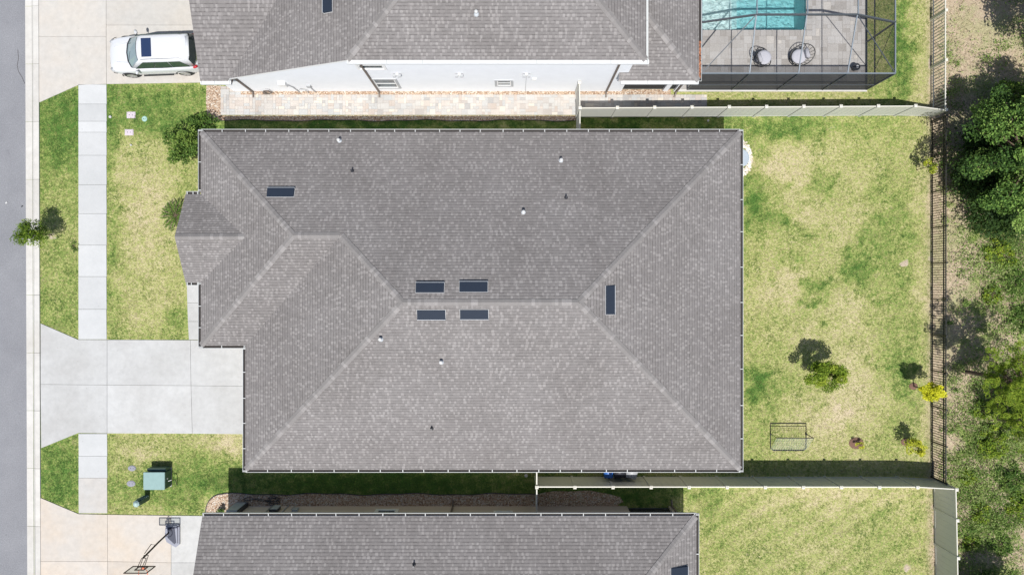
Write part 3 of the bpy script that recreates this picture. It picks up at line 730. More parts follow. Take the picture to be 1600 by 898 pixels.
LX0, LX1, LY = 5.15, 9.02, 9.96; wl = 5.6; wY = 10.32
zl = lambda y: ZE+(y-LY)*M5
pl = [('x', [(LX0, LY, ZE), (LX1, LY, ZE), (wl, LY+LX1-wl, zl(LY+LX1-wl)), (wl, wY, zl(wY)), (LX0, wY, zl(wY))]),
      ('y', [(LX1, LY, ZE), (LX1, Yn, ZE), (wl, Yn, ZE+(LX1-wl)*M5), (wl, LY+LX1-wl, zl(LY+LX1-wl))])]
rl = roof_mesh(nh, pl, name='porch_roof')
caps(rl, [((LX1, LY, ZE), (wl+.1, LY+LX1-wl-.1, zl(LY+LX1-wl-.1)), dr)])
m = MB(); yw = wY
m.extr([(xg+.4, yw, 0), (5.6, yw, 0), (5.6, yw, Z2-.12), (X1+.2, yw, Z2-.12), (xw+.45, yw, ZE+.0), (xg+.4, yw, ZE-.06)], (0, Yn-.4-yw, 0))
m.extr([(xg+.41, yw+.1, ZE-.06), (xg+.41, 2*gr_y-yw-.1, ZE-.06), (xg+.41, gr_y, gz-.18)], (.2, 0, 0))
m.box(5.602, LX1-.35, 13.4, Yn-.4, 0, ZE-.08)
m.build('wall', STW, nh)
m = MB()
for x in (7.92, LX1-.5): m = MB(); m.box(x, x+.26, yw+.0, yw+.26, 0, ZE-.17); m.build('porch_column', STW, nh)
m = MB(); m.box(5.602, 5.75, yw+.0, yw+.2, 0, ZE-.17); m.box(5.6, LX1-.24, yw+.26, yw+.34, ZE-.35, ZE-.2); m.build('porch_column', STW, nh)
for q_ in ((5.75, 7.92), (8.18, LX1-.5)): m = MB(); m.box(*q_, yw+.12, yw+.125, .1, ZE-.35); m.build('porch_screen', SCREEN, nh)
m = MB()
for z in (.08, .9, 2.55): m.box(5.75, 7.92, yw+.10, yw+.15, z, z+.05); m.box(8.18, LX1-.5, yw+.10, yw+.15, z, z+.05)
m.build('screen_frame', BRONZE, nh)
window(nh, -6.38, .75, 2.1, 1.08, yw, -1); window(nh, -.4, 1.1, 1.9, .7, yw, -1); window(nh, -6.6, 3.75, 4.7, 1.15, yw, -1, surround=WHITE)
m = MB(); m.box(X1, X2-.0, Ys+.0, Ys+.01, Z2-.2, Z2-.17); m.build('soffit_trim', WHITE, nh)
gutter(nh, (X1, Ys), (X2+.12, Ys), (0, -1), Z2-.02, GUARD, step=1.6, guard=True, wdt=.14); gutter(nh, (X2, Ys), (X2, Yn), (1, 0), Z2-.02, GUT, step=1.6, guard=True, wdt=.075)
gutter(nh, (xg, Yg), (xw+.15, Yg), (0, -1), ZE-.02, GUARD, step=.6, guard=True); gutter(nh, (LX0+.1, LY), (LX1, LY), (0, -1), ZE-.02, GUARD, guard=True)
gl_ = gutter(nh, (LX1, LY), (LX1, Yn), (1, 0), ZE-.02, hang=False)
m = MB()    # brown leaf litter caught in the porch gutter
for i in range(160):
    y = random.uniform(10.1, 11.9); x = LX1+random.uniform(.01, .1); a = random.random()*6
    m.tint = random.random(); m.cbox((x, y, ZE-.03+random.uniform(0, .03)), .07, .04, .006, a)
m.build('leaf_litter', tinted('dead_leaf', [(0, (.12, .05, .03)), (1, (.42, .2, .12))]), gl_)
downspout(nh, X1+.35, yw-.06, Z2, (0, -.28), kick=(0, -1)); downspout(nh, 4.95, yw-.06, Z2, (0, -.28), kick=(0, -1)); downspout(nh, xw+.1, yw-.06, ZE, (0, -.40), kick=(0, -1))
downspout(nh, 8.62, yw-.06, ZE, (0, -.40), kick=(-.3, -1))
def wall_item(name, parent, mat, boxes, tubes=()):
    m = MB()
    for b in boxes: m.box(*b)
    for t in tubes: m.tube(t[0], t[1], 8)
    return m.build(name, mat, parent)
for x in (-5.55, -2.55, .70):
    l_ = wall_item('floodlight', nh, WHITE, [(x-.06, x+.06, yw-.09, yw-.001, 2.9, 3.02)])
    for x_ in (x-.19, x+.05): wall_item('lamp_head', l_, GREYP, [(x_, x_+.14, yw-.19, yw-.05, 2.97, 3.07)])
wall_item('conduit', nh, TRIM, [], [([(.70, yw-.03, .1), (.70, yw-.03, 2.9)], .012)])
wall_item('junction_box', nh, WHITE, [(1.0, 1.2, yw-.07, yw-.001, 2.1, 2.3)])
wall_item('meter_box', nh, WHITE, [(-11.75, -11.4, yw-.16, yw-.001, 1.25, 1.72)])
for q_ in [([(-11.2, yw-.05, .05), (-11.25, yw-.05, .9), (-11.4, yw-.05, 1.3)], .025), ([(-10.7, yw-.08, .03), (-10.72, yw-.1, .6), (-10.95, yw-.1, .72), (-11.05, yw-.05, .5)], .02), ([(-10.35, yw-.05, .05), (-10.38, yw-.05, 1.0)], .02)]: wall_item('pipe', nh, GREYP, [], [q_])
wall_item('spigot_box', nh, GREYP, [(-10.5, -10.28, yw-.1, yw-.001, .95, 1.2)])
# gables' downward trim: horizontal band on the white wall


# ---- single-storey neighbour to the south
sh = thing('house', 'taupe single-storey house with grey shingle roof, cut by the bottom edge', 'house', (0, 0, 0))
sY = -11.02; sx0, sx1 = -14.95, 8.90; ms = .385; sh_w = 7.6; yr = sY-sh_w; zr = ZE+sh_w*ms
pl = [('x', [(sx0, sY, ZE), (sx1, sY, ZE), (sx1-sh_w, yr, zr), (sx0, yr, zr)]),
      ('y', [(sx1, sY, ZE), (sx1, sY-2*sh_w, ZE), (sx1-sh_w, yr, zr)]),
      ('x', [(sx0, sY-2*sh_w, ZE), (sx1, sY-2*sh_w, ZE), (sx1-sh_w, yr, zr), (sx0, yr, zr)])]
rf = roof_mesh(sh, pl)
caps(rf, [((sx1, sY, ZE), (sx1-sh_w, yr, zr), ms/1.414), ((sx0, yr, zr), (sx1-sh_w, yr, zr), ms)])
zSN = lambda x, y: ZE+(sY-y)*ms
zSE = lambda x, y: ZE+(sx1-x)*ms
pipe_vent(rf, 646, 884, zSN, False); long_vent(rf, 1047, 1074, 885, 925, zSE, (1, 0), ms)
wy = -11.50
m = MB(); m.box(sx0+.4, 5.95, sY-2*sh_w+.4, wy, 0, ZE-.08); m.box(5.951, sx1-.4, sY-2*sh_w+.4, wy-3, 0, ZE-.08)
m.extr([(sx0+.41, wy-.1, ZE-.08), (sx0+.41, sY-2*sh_w+.5, ZE-.08), (sx0+.41, yr, zr-.2)], (.2, 0, 0))
m.build('wall', STT, sh)
for q_ in ((sx1-.66, sx1-.4, wy-.26), (5.96, 6.05, wy-.2)): m = MB(); m.box(*q_, wy, 0, ZE-.16); m.build('porch_column', STT, sh)
m = MB(); m.box(6.05, sx1-.66, wy-.12, wy-.115, .05, ZE-.16); m.build('porch_screen', SCREEN, sh)
m = MB()
for z in (.03, .9): m.box(6.05, sx1-.66, wy-.14, wy-.09, z, z+.05)
m.box(sx1-.9, sx1-.86, wy-.14, wy-.09, 0, ZE-.16); m.build('screen_frame', BRONZE, sh)
window(sh, -6.45, .72, 2.2, .95, wy, 1, surround=WHITE); window(sh, -.45, 1.0, 2.35, .75, wy, 1, surround=WHITE)
gutter(sh, (sx0, sY), (sx1, sY), (0, 1), ZE-.02); gutter(sh, (sx1, sY+.12), (sx1, sY-2*sh_w), (1, 0), ZE-.02, step=1.9)
downspout(sh, -3.1, wy+.06, ZE, (0, .40), kick=(0, 1)); downspout(sh, sx1-.5, wy+.06, ZE, (0, .40), kick=(0, 1))
a = wall_item('utility_cabinet', sh, WALLGREY, [(-14.50, -13.95, wy+.001, wy+.22, .1, 1.35)])
wall_item('cabinet_side', a, DKP, [(-13.95, -13.86, wy+.001, wy+.20, .1, 1.33)])
wall_item('meter_box', sh, DKP, [(-12.40, -12.0, wy+.001, wy+.16, .55, 1.15)])
wall_item('meter_cover', sh, WALLGREY, [(-12.38, -12.02, wy+.161, wy+.18, .40, 1.05)])
for q_ in [([(-12.6, wy+.05, .0), (-12.6, wy+.05, 1.6)], .025), ([(-11.75, wy+.05, .0), (-11.75, wy+.05, 2.4)], .03), ([(-11.4, wy+.05, .0), (-11.4, wy+.05, .7)], .025)]: wall_item('pipe', sh, GREYP, [], [q_])
wall_item('junction_box', sh, WALLGREY, [(-11.3, -11.02, wy+.001, wy+.12, .6, .95)])

# ------------------------------------------------------------------ fences
def line_pts(a, b, n): return [(a[0]+(b[0]-a[0])*i/n, a[1]+(b[1]-a[1])*i/n) for i in range(n+1)]
def vinyl_fence(label, pts, hts, first=True, last=True, group=None):
    f = thing('fence', label, 'fence', (*pts[0], 0), group=group); ox, oy = pts[0]
    for i, (x, y) in enumerate(pts):
        if (i == 0 and not first) or (i == len(pts)-1 and not last): continue
        m = MB(); x -= ox; y -= oy; h = hts[i]; m.box(x-.06, x+.06, y-.06, y+.06, 0, h+.06)
        p = m.build('post', VINYL, f)
        m = MB(); m.box(x-.078, x+.078, y-.078, y+.078, h+.0605, h+.085)
        m.add([(x-.07, y-.07, h+.086), (x+.07, y-.07, h+.086), (x+.07, y+.07, h+.086), (x-.07, y+.07, h+.086), (x, y, h+.12)], [(0, 1, 4), (1, 2, 4), (2, 3, 4), (3, 0, 4)])
        m.build('post_cap', VINCAP, p)
    for i in range(len(pts)-1):
        a = Vector((pts[i][0]-ox, pts[i][1]-oy, 0)); b = Vector((pts[i+1][0]-ox, pts[i+1][1]-oy, 0)); d = (b-a).normalized(); n = Vector((-d.y, d.x, 0))
        a2, b2 = a+d*.061, b-d*.061; L = (b2-a2).length; h0, h1 = hts[i], hts[i+1]
        m = MB()
        def slab(s0, s1, w_, z0a, z0b, z1a, z1b):
            p, q_ = a2+d*s0, a2+d*s1
            vs = [p-n*w_, q_-n*w_, q_+n*w_, p+n*w_]; za = [z0a, z0b, z0b, z0a]; zb = [z1a, z1b, z1b, z1a]
            m.add([(v.x, v.y, z) for v, z in zip(vs, za)]+[(v.x, v.y, z) for v, z in zip(vs, zb)],
                  [(3, 2, 1, 0), (4, 5, 6, 7), (0, 1, 5, 4), (1, 2, 6, 5), (2, 3, 7, 6), (3, 0, 4, 7)])
        nb = max(3, int(L/.28)); hh = lambda s: h0+(h1-h0)*s/L
        for j in range(nb):
            s0, s1 = L*j/nb+.006, L*(j+1)/nb-.006; slab(s0, s1, .016, .125, .125, hh(s0)-.095, hh(s1)-.095)
        slab(0, L, .010, .06, .06, h0-.05, h1-.05); m.mi = 0; slab(0, L, .022, .05, .05, .13, .13); m.mi = 1; slab(0, L, .024, h0-.1, h1-.1, h0, h1)
        m.build('panel', [VINYL, VINCAP], f)
    return f
FH = 1.83
fa, fb = (3.40, 8.96), (20.15, 9.06)
nf = line_pts(fa, fb, 9)
hF = [FH]*10
vinyl_fence('long almond vinyl privacy fence between the pool yard and the middle house\'s back lawn', nf+[(22.06, 9.02)], hF+[1.25], last=False)
fs_ = line_pts((1.24, -9.96), (20.25, -9.97), 10)
vinyl_fence('long vinyl privacy fence with its shaded side facing the soccer rebounder', fs_+[(22.2, -10.08)], [FH]*12)
vinyl_fence('short vinyl fence run closing the paver walk beside the white house', [(3.40, 8.96), (3.37, 10.22)], [FH, FH], first=False, group=None)
vinyl_fence('vinyl fence return between the long northern fence and the middle house', [(3.40, 8.90), (3.40, 7.15)], [FH, FH], first=False, last=False)
vinyl_fence('vinyl gate section joining the middle house to the taupe house', [(1.24, -8.45), (1.24, -9.96), (1.24, -11.40)], [FH]*3, first=False, last=False) if False else None
vinyl_fence('vinyl fence return running from the long southern fence up to the middle house', [(1.24, -9.90), (1.24, -8.44)], [FH, FH], first=False, last=False)
vinyl_fence('vinyl fence return running from the long southern fence down to the taupe house', [(1.24, -10.02), (1.24, -11.42)], [FH, FH], first=False, last=False)
vinyl_fence('vinyl privacy fence along the scrub at the back of the lower right yard', [(22.2, -10.08), (22.24, -11.62), (22.28, -13.5), (22.32, -15.4), (22.36, -17.3)], [FH]*5, first=False)

def picket_fence(name, label, x, y0, y1, n, h, mat, wd, sp, rails, post_w, capmat=None, thick=None):
    f = thing(name, label, 'fence', (x, y0, 0)); L = y1-y0; s = L/n; sg = 1 if s > 0 else -1; s = abs(s)
    pm = MB(); pm.box(-post_w/2, post_w/2, -post_w/2, post_w/2, 0, h+.05)
    pm.mi = 1; pm.box(-post_w/2-.01, post_w/2+.01, -post_w/2-.01, post_w/2+.01, h+.0501, h+.075)
    p0 = pm.build('post', [mat, capmat or mat], f)
    q_ = MB()
    for z in rails: q_.box(-.024, .024, post_w/2+.001, s-post_w/2-.001, z-.02, z+.02)
    k = int((s-post_w)/sp); 
    for i in range(k):
        yy_ = post_w/2+(i+.5)*(s-post_w)/k
        a_, b_ = (-.012, .012) if thick is None else (.021, .021+thick)
        q_.box(a_, b_, yy_-wd/2, yy_+wd/2, .05, rails[-1]+(-.0185 if thick is None else .04))
    g0 = q_.build('panel', mat, f)
    for i in range(n+1):
        p = p0 if i == 0 else p0.copy()
        if i: col.objects.link(p); p.parent = f
        p.location = (0, sg*s*i, 0)
        if i < n:
            g = g0 if i == 0 else g0.copy()
            if i: col.objects.link(g); g.parent = f
            g.location = (0, s*i if sg > 0 else -s*(i+1), 0)
    return f
picket_fence('metal_fence', 'black metal picket fence between the back lawn and the scrub', 22.08, 8.98-.25, -9.95, 10, 1.25, BLACK, .030, .125, (.12, 1.06, 1.23), .065)
picket_fence('picket_fence', 'almond vinyl picket fence behind the pool yard at the top right', 22.08, 9.02, 9.02+2.53*6, 6, 1.22, VINCAP, .045, .17, (.2, 1.18), .12, VINCAP, thick=.018)

# ------------------------------------------------------------------ pool and cage
m = MB(); d = 1.25
m.mi = 0
m.add([(PX0, PY0, -.2), (PX1, PY0, -.2), (PX1, PY1, -.2), (PX0, PY1, -.2), (PX0, PY0, -1.1), (PX1, PY0, -1.5), (PX1, PY1, -1.5), (PX0, PY1, -1.1)],
      [(0, 4, 5, 1), (1, 5, 6, 2), (2, 6, 7, 3), (3, 7, 4, 0), (4, 7, 6, 5)])
m.mi = 1; m.add([(PX0, PY0, .0), (PX1, PY0, .0), (PX1, PY1, .0), (PX0, PY1, .0), (PX0, PY0, -.2), (PX1, PY0, -.2), (PX1, PY1, -.2), (PX0, PY1, -.2)],
      [(0, 4, 5, 1), (1, 5, 6, 2), (2, 6, 7, 3), (3, 7, 4, 0)])
m.mi = 0; m.box(PX0, PX0+1.9, PY0, PY1, -1.3, -.24); m.box(PX0+1.9, PX0+2.3, PY0, PY1, -1.35, -.62); struct(m, 'pool_basin', [PLASTER, TILE])
m = MB(); m.box(PX0-.02, PX1+.02, PY0-.02, PY1+.02, -1.6, -.09); struct(m, 'water', WATER)
cg = thing('pool_cage', 'dark screened pool enclosure with hipped frame at the top right', 'pool cage', (9.1, 10.4, 0))
def W(x, y, z): return (x-9.1, y-10.4, z)
cx0, cx1, cy0, cy1 = 9.22, 18.64, 10.40, 20.3; zt1 = 2.75; zt2 = 3.68; ix0, ix1, iy0, iy1 = 11.55, 16.32, 12.88, 17.8
def beam(name, a, b, w_, mat, parent):
    m = MB(); a, b = Vector(W(*a)), Vector(W(*b)); d_ = (b-a).normalized(); s_ = d_.cross(Vector((0, 0, 1)))
    s_ = s_.normalized() if s_.length > .1 else Vector((1, 0, 0)); u_ = s_.cross(d_)
    vs = [p+s_*i*w_[0]/2+u_*j*w_[1]/2 for p in (a, b) for i, j in ((-1, -1), (1, -1), (1, 1), (-1, 1))]
    m.add(vs, [(0, 1, 2, 3), (7, 6, 5, 4), (0, 4, 5, 1), (1, 5, 6, 2), (2, 6, 7, 3), (3, 7, 4, 0)]); return m.build(name, mat, parent)
E = lambda x, y: (x, y, zt1); T = lambda x, y: (x, y, zt2)
for a_, b_ in ((E(cx0, cy0), E(cx1, cy0)), (E(cx1, cy0), E(cx1, cy1)), (E(cx0, cy0), E(cx0, cy1)), (E(cx0, cy1), E(cx1, cy1))): beam('top_rail', a_, b_, (.05, .08), CAGE, cg)
for y in (iy0, 15.3, iy1):
    beam('roof_beam', (cx0, y, zt1), (ix0, y, zt2), (.06, .14), BRONZE, cg); beam('roof_beam', (ix0, y, zt2), (ix1, y, zt2), (.06, .14), BRONZE, cg); beam('roof_beam', (ix1, y, zt2), (cx1, y, zt1), (.06, .14), BRONZE, cg)
for x in (ix0, (ix0+ix1)/2, ix1):
    beam('purlin', (x, cy0, zt1), (x, iy0, zt2), (.05, .05), CAGE, cg); beam('purlin', (x, iy0, zt2+.09), (x, iy1, zt2+.09), (.05, .05), CAGE, cg); beam('purlin', (x, iy1, zt2), (x, cy1, zt1), (.05, .05), CAGE, cg)
beam('hip_beam', (cx0, cy0, zt1), (ix0, iy0, zt2), (.05, .07), BRONZE, cg); beam('hip_beam', (cx1, cy0, zt1), (ix1, iy0, zt2), (.03, .04), BRONZE, cg)
for x in (ix0, (ix0+ix1)/2, ix1): beam('post', (x, cy0, .05), (x, cy0, zt1), (.05, .09), BRONZE, cg)
for x, y in ((cx1, cy0), (cx0, cy0), (cx1, iy0), (cx1, 15.3), (cx1, iy1), (cx1, cy1), (cx0, cy1)): beam('post', (x, y, .05), (x, y, zt1), (.07, .07), BRONZE, cg)
beam('chair_rail', (cx0, cy0, .9), (cx1, cy0, .9), (.05, .05), BRONZE, cg); beam('chair_rail', (cx1, cy0, .9), (cx1, cy1, .9), (.05, .05), BRONZE, cg)
beam('base_rail', (cx0, cy0, .07), (cx1, cy0, .07), (.05, .05), BRONZE, cg); beam('base_rail', (cx1, cy0, .07), (cx1, cy1, .07), (.10, .05), BRONZE, cg)
beam('brace', (cx1, cy0, .1), (cx1, iy0, zt1), (.02, .02), BRONZE, cg)
m = MB(); m.add([W(*p) for p in ((cx0, cy0, .1), (cx1, cy0, .1), (cx1, cy0, zt1), (cx0, cy0, zt1))], [(0, 1, 2, 3)])
m.add([W(*p) for p in ((cx1, cy0, .1), (cx1, cy1, .1), (cx1, cy1, zt1), (cx1, cy0, zt1))], [(0, 1, 2, 3)]); m.build('wall_screen', SCREEN, cg)
m = MB()
for poly in (((cx0, cy0, zt1), (cx1, cy0, zt1), (ix1, iy0, zt2), (ix0, iy0, zt2)), ((cx1, cy0, zt1), (cx1, cy1, zt1), (ix1, iy1, zt2), (ix1, iy0, zt2)),
             ((ix0, iy0, zt2), (ix1, iy0, zt2), (ix1, iy1, zt2), (ix0, iy1, zt2)), ((cx0, cy0, zt1), (ix0, iy0, zt2), (ix0, iy1, zt2), (cx0, cy1, zt1))):
    m.add([W(*p) for p in poly], [(0, 1, 2, 3)])
m.build('roof_screen', SCREEN, cg)

def egg_chair(label, px, py, rz):
    c = P(px, py, .3); t = thing('lounge_chair', label, 'chair', (c.x, c.y, .04), rz, 'black wire lounge chairs by the pool')
    m = MB(); m.sm = True
    ring = lambda r, z, sx=1: [(r*math.cos(a), r*math.sin(a)*sx, z) for a in [2*math.pi*i/28 for i in range(28)]]
    m.tube(ring(.36, .02), .018, 6, closed=True)
    for a in (.6, 2.2, 3.9, 5.5): m.tube([(.36*math.cos(a), .36*math.sin(a), .02), (.28*math.cos(a), .28*math.sin(a), .34)], .016, 6)
    m.build('base', BLACK, t)
    # basket shell: deep at the back (+x), open toward -x
    m = MB(); rim = []
    for i in range(36):
        a = 2*math.pi*i/36; z = .62+.34*math.cos(a); rim.append((.08+.50*math.cos(a), .52*math.sin(a), z))
    m.tube(rim, .022, 6, closed=True)
    for i in range(0, 36, 2):
        x, y, z = rim[i]; pts = []
        for s in [j/6 for j in range(7)]:
            q_ = s**.7; pts.append((x*(1-s*.75)+.02*s, y*(1-s*.8), z+(.32-z)*math.sin(s*math.pi/2)))
        m.tube(pts, .011, 5)
    for s in (.3, .55, .8):
        m.tube([(x*(1-s*.75), y*(1-s*.8), z+(.32-z)*math.sin(s*math.pi/2)) for x, y, z in rim], .010, 5, closed=True)
    m.build('basket', BLACK, t)
    m = MB(); m.sm = True
    m.lathe([(.05, .33), (.28, .34), (.37, .38), (.40, .43), (.37, .48), (.25, .505), (.02, .51)], (-.02, 0, 0), 24, 1, .95)
    m.build('seat_cushion', CUSH, t)
    m = MB(); m.sm = True; m.cbox((.30, 0, .68), .14, .55, .36, 0, .06); m.build('back_cushion', CUSH, t)
    return t
egg_chair('round black wire lounge chair nearer the house, below the shallow pool end', 1191, 92, R(200))
egg_chair('round black wire lounge chair nearer the lawn, below the deep pool end', 1247, 90, R(15))
c = P(1333, 108)
t = thing('bucket', 'small dark pot with white disc on the pool deck corner', 'pot', (c.x, c.y, .04))
m = MB(); m.lathe([(.13, 0), (.17, .3), (.19, .31), (.19, .34), (.15, .34), (.13, .3)], (0, 0, 0), 20); m.build('pot', DKP, t)
m = MB(); m.lathe([(.07, .345), (.08, .36), (.06, .38)], (.03, 0, 0), 16); m.build('float', WHITEP, t)

# ------------------------------------------------------------------ white SUV
CARW = new_mat('white_car_paint'); CARW[2].inputs['Base Color'].default_value = (.57, .58, .60, 1); CARW[2].inputs['Roughness'].default_value = .25
CARW[2].inputs['Coat Weight'].default_value = .6; CARW[2].inputs['Coat Roughness'].default_value = .05; CARW = CARW[0]
CGL = simple('car_glass', (.02, .028, .03), .05, var=.05, spec=.9); CGL2 = simple('sky_toned_windscreen', (.20, .27, .29), .05, var=.05, spec=.9)  # windscreen colour lightened to teal-grey, painting in a sky reflection
CSUN = simple('sunroof_glass', (.02, .035, .085), .08, var=.05, spec=.7); CBLK = simple('black_trim', (.02, .02, .022), .6); CGREEN = simple('green_side_glass', (.035, .06, .045), .08, spec=.8)
RED = simple('red_lens', (.45, .02, .03), .2, spec=.7); SILV = simple('alloy', (.45, .45, .46), .3, metal=.6); TYRE = simple('tyre', (.02, .02, .02), .9)
car = thing('parked_car', 'white SUV with dark sunroof parked on the driveway beside the white house', 'car', (-18.40, 12.02, .04), R(2.2))
def loft(m, secs, closed=True):
    n = len(secs[0]); b = len(m.v)
    vs = [p for s_ in secs for p in s_]; fs = []
    for i in range(len(secs)-1):
        for k in range(n if closed else n-1): fs.append((i*n+k, i*n+(k+1) % n, (i+1)*n+(k+1) % n, (i+1)*n+k))
    if closed: fs.append(tuple(range(n))[::-1]); fs.append(tuple(range((len(secs)-1)*n, len(secs)*n)))
    m.add(vs, fs)
def section(x, w_, zt_, zs, zb=.27, sh=0.0):
    half = [(0, zt_+.012), (.35*w_, zt_+.01), (.62*w_, zt_+.0), (.78*w_, zt_-.03), (.90*w_, zs+.02), (.965*w_, zs-.07), (w_, zs-.22), (w_, .62), (.985*w_, .42), (.93*w_, zb), (.5*w_, zb-.04)]
    pts = [(x, y, z) for y, z in half]+[(x, -y, z) for y, z in half[::-1] if y > 0]; return pts
L2 = 2.37
st = [(0, .50, .66, .62), (.05, .66, .74, .70), (.16, .80, .83, .79), (.35, .885, .91, .86), (.6, .925, .97, .91), (.95, .945, 1.02, .95), (1.15, .95, 1.05, .98), (1.35, .955, 1.07, 1.0), (1.9, .96, 1.09, 1.03),
      (2.6, .965, 1.10, 1.04), (3.4, .965, 1.11, 1.06), (3.9, .96, 1.12, 1.07), (4.3, .94, 1.12, 1.06), (4.52, .90, 1.10, 1.03), (4.64, .84, 1.02, .94), (4.72, .74, .86, .80), (4.74, .70, .60, .56)]
m = MB(); m.sm = True; loft(m, [section(x-L2, a, b, c_) for x, a, b, c_ in st]); body = m.build('body', CARW, car)
sb = body.modifiers.new('sub', 'SUBSURF'); sb.levels = 1; sb.render_levels = 2
# greenhouse
def ring(x0, x1, w_, z, wf=None, nose=.0, arch=0):
    wf = wf or w_; return [(x0, 0, z+arch), (x0+nose*.25, wf*.55, z+arch*.8), (x0+nose, wf, z), ((x0+x1)/2, w_, z+arch*.0), (x1-nose*.6, w_*.96, z), (x1, w_*.55, z), (x1, 0, z),
                          (x1, -w_*.55, z), (x1-nose*.6, -w_*.96, z), ((x0+x1)/2, -w_, z), (x0+nose, -wf, z), (x0+nose*.25, -wf*.55, z+arch*.8)]
lo = ring(1.10-L2, 4.66-L2, .86, 1.06, .80, .22); mid = ring(1.85-L2, 4.50-L2, .68, 1.60, .63, .10); hi = ring(1.99-L2, 4.38-L2, .60, 1.675, .56, .08)
hi2 = ring(2.25-L2, 4.1-L2, .45, 1.70, .42, .05)
m = MB(); m.sm = True; loft(m, [lo, mid, hi, hi2]); m.build('cabin', CARW, car)
def quadpanel(name, mat, pts, off, parent, n_=1):
    m = MB(); v = [Vector(p) for p in pts]; nn = (v[1]-v[0]).cross(v[2]-v[0]).normalized()
    if nn.dot(v[0]-Vector((0, 0, 1.1))) < 0: nn = -nn
    a_ = [p+nn*off for p in v]; b_ = [p+nn*(off-.02) for p in v]; k_ = len(v)
    m.add(a_+b_, [list(range(k_)), list(range(k_, 2*k_))[::-1]]+[(i, k_+i, k_+(i+1) % k_, (i+1) % k_) for i in range(k_)]); return m.build(name, mat, parent)
def lp(p, q_, t): return tuple(a+(b-a)*t for a, b in zip(p, q_))
# windscreen following the cabin's front facets
m = MB()
fr = [10, 11, 0, 1, 2]; off = .012
bot_ = [Vector(lp(lo[i], mid[i], .06)) for i in fr]; top_ = [Vector(lp(lo[i], mid[i], .97)) for i in fr]
outv = Vector((-.6, 0, .8)).normalized()*off
b_ = [p+outv for p in bot_]; t_ = [p+outv for p in top_]
b_[0] = b_[0]+Vector((0, .05, 0)); b_[-1] = b_[-1]-Vector((0, .05, 0)); t_[0] += Vector((0, .04, 0)); t_[-1] -= Vector((0, .04, 0))
m.add(b_+t_, [(i, i+1, 5+i+1, 5+i) for i in range(4)]); wsn = m.build('windscreen', CGL2, car)
m = MB(); m.tube([p+Vector((-.03, 0, -.0)) for p in b_], .028, 6); m.tube([p+Vector((.02, 0, .0)) for p in t_], .014, 6); m.build('windscreen_seal', CBLK, wsn)
m = MB(); m.tube([b_[1]+Vector((.02, 0, .02)), lp(b_[2], t_[2], .35)], .01, 5); m.tube([b_[3]+Vector((.02, 0, .02)), lp(b_[3], t_[3], .4)], .01, 5); m.build('wiper', CBLK, wsn)
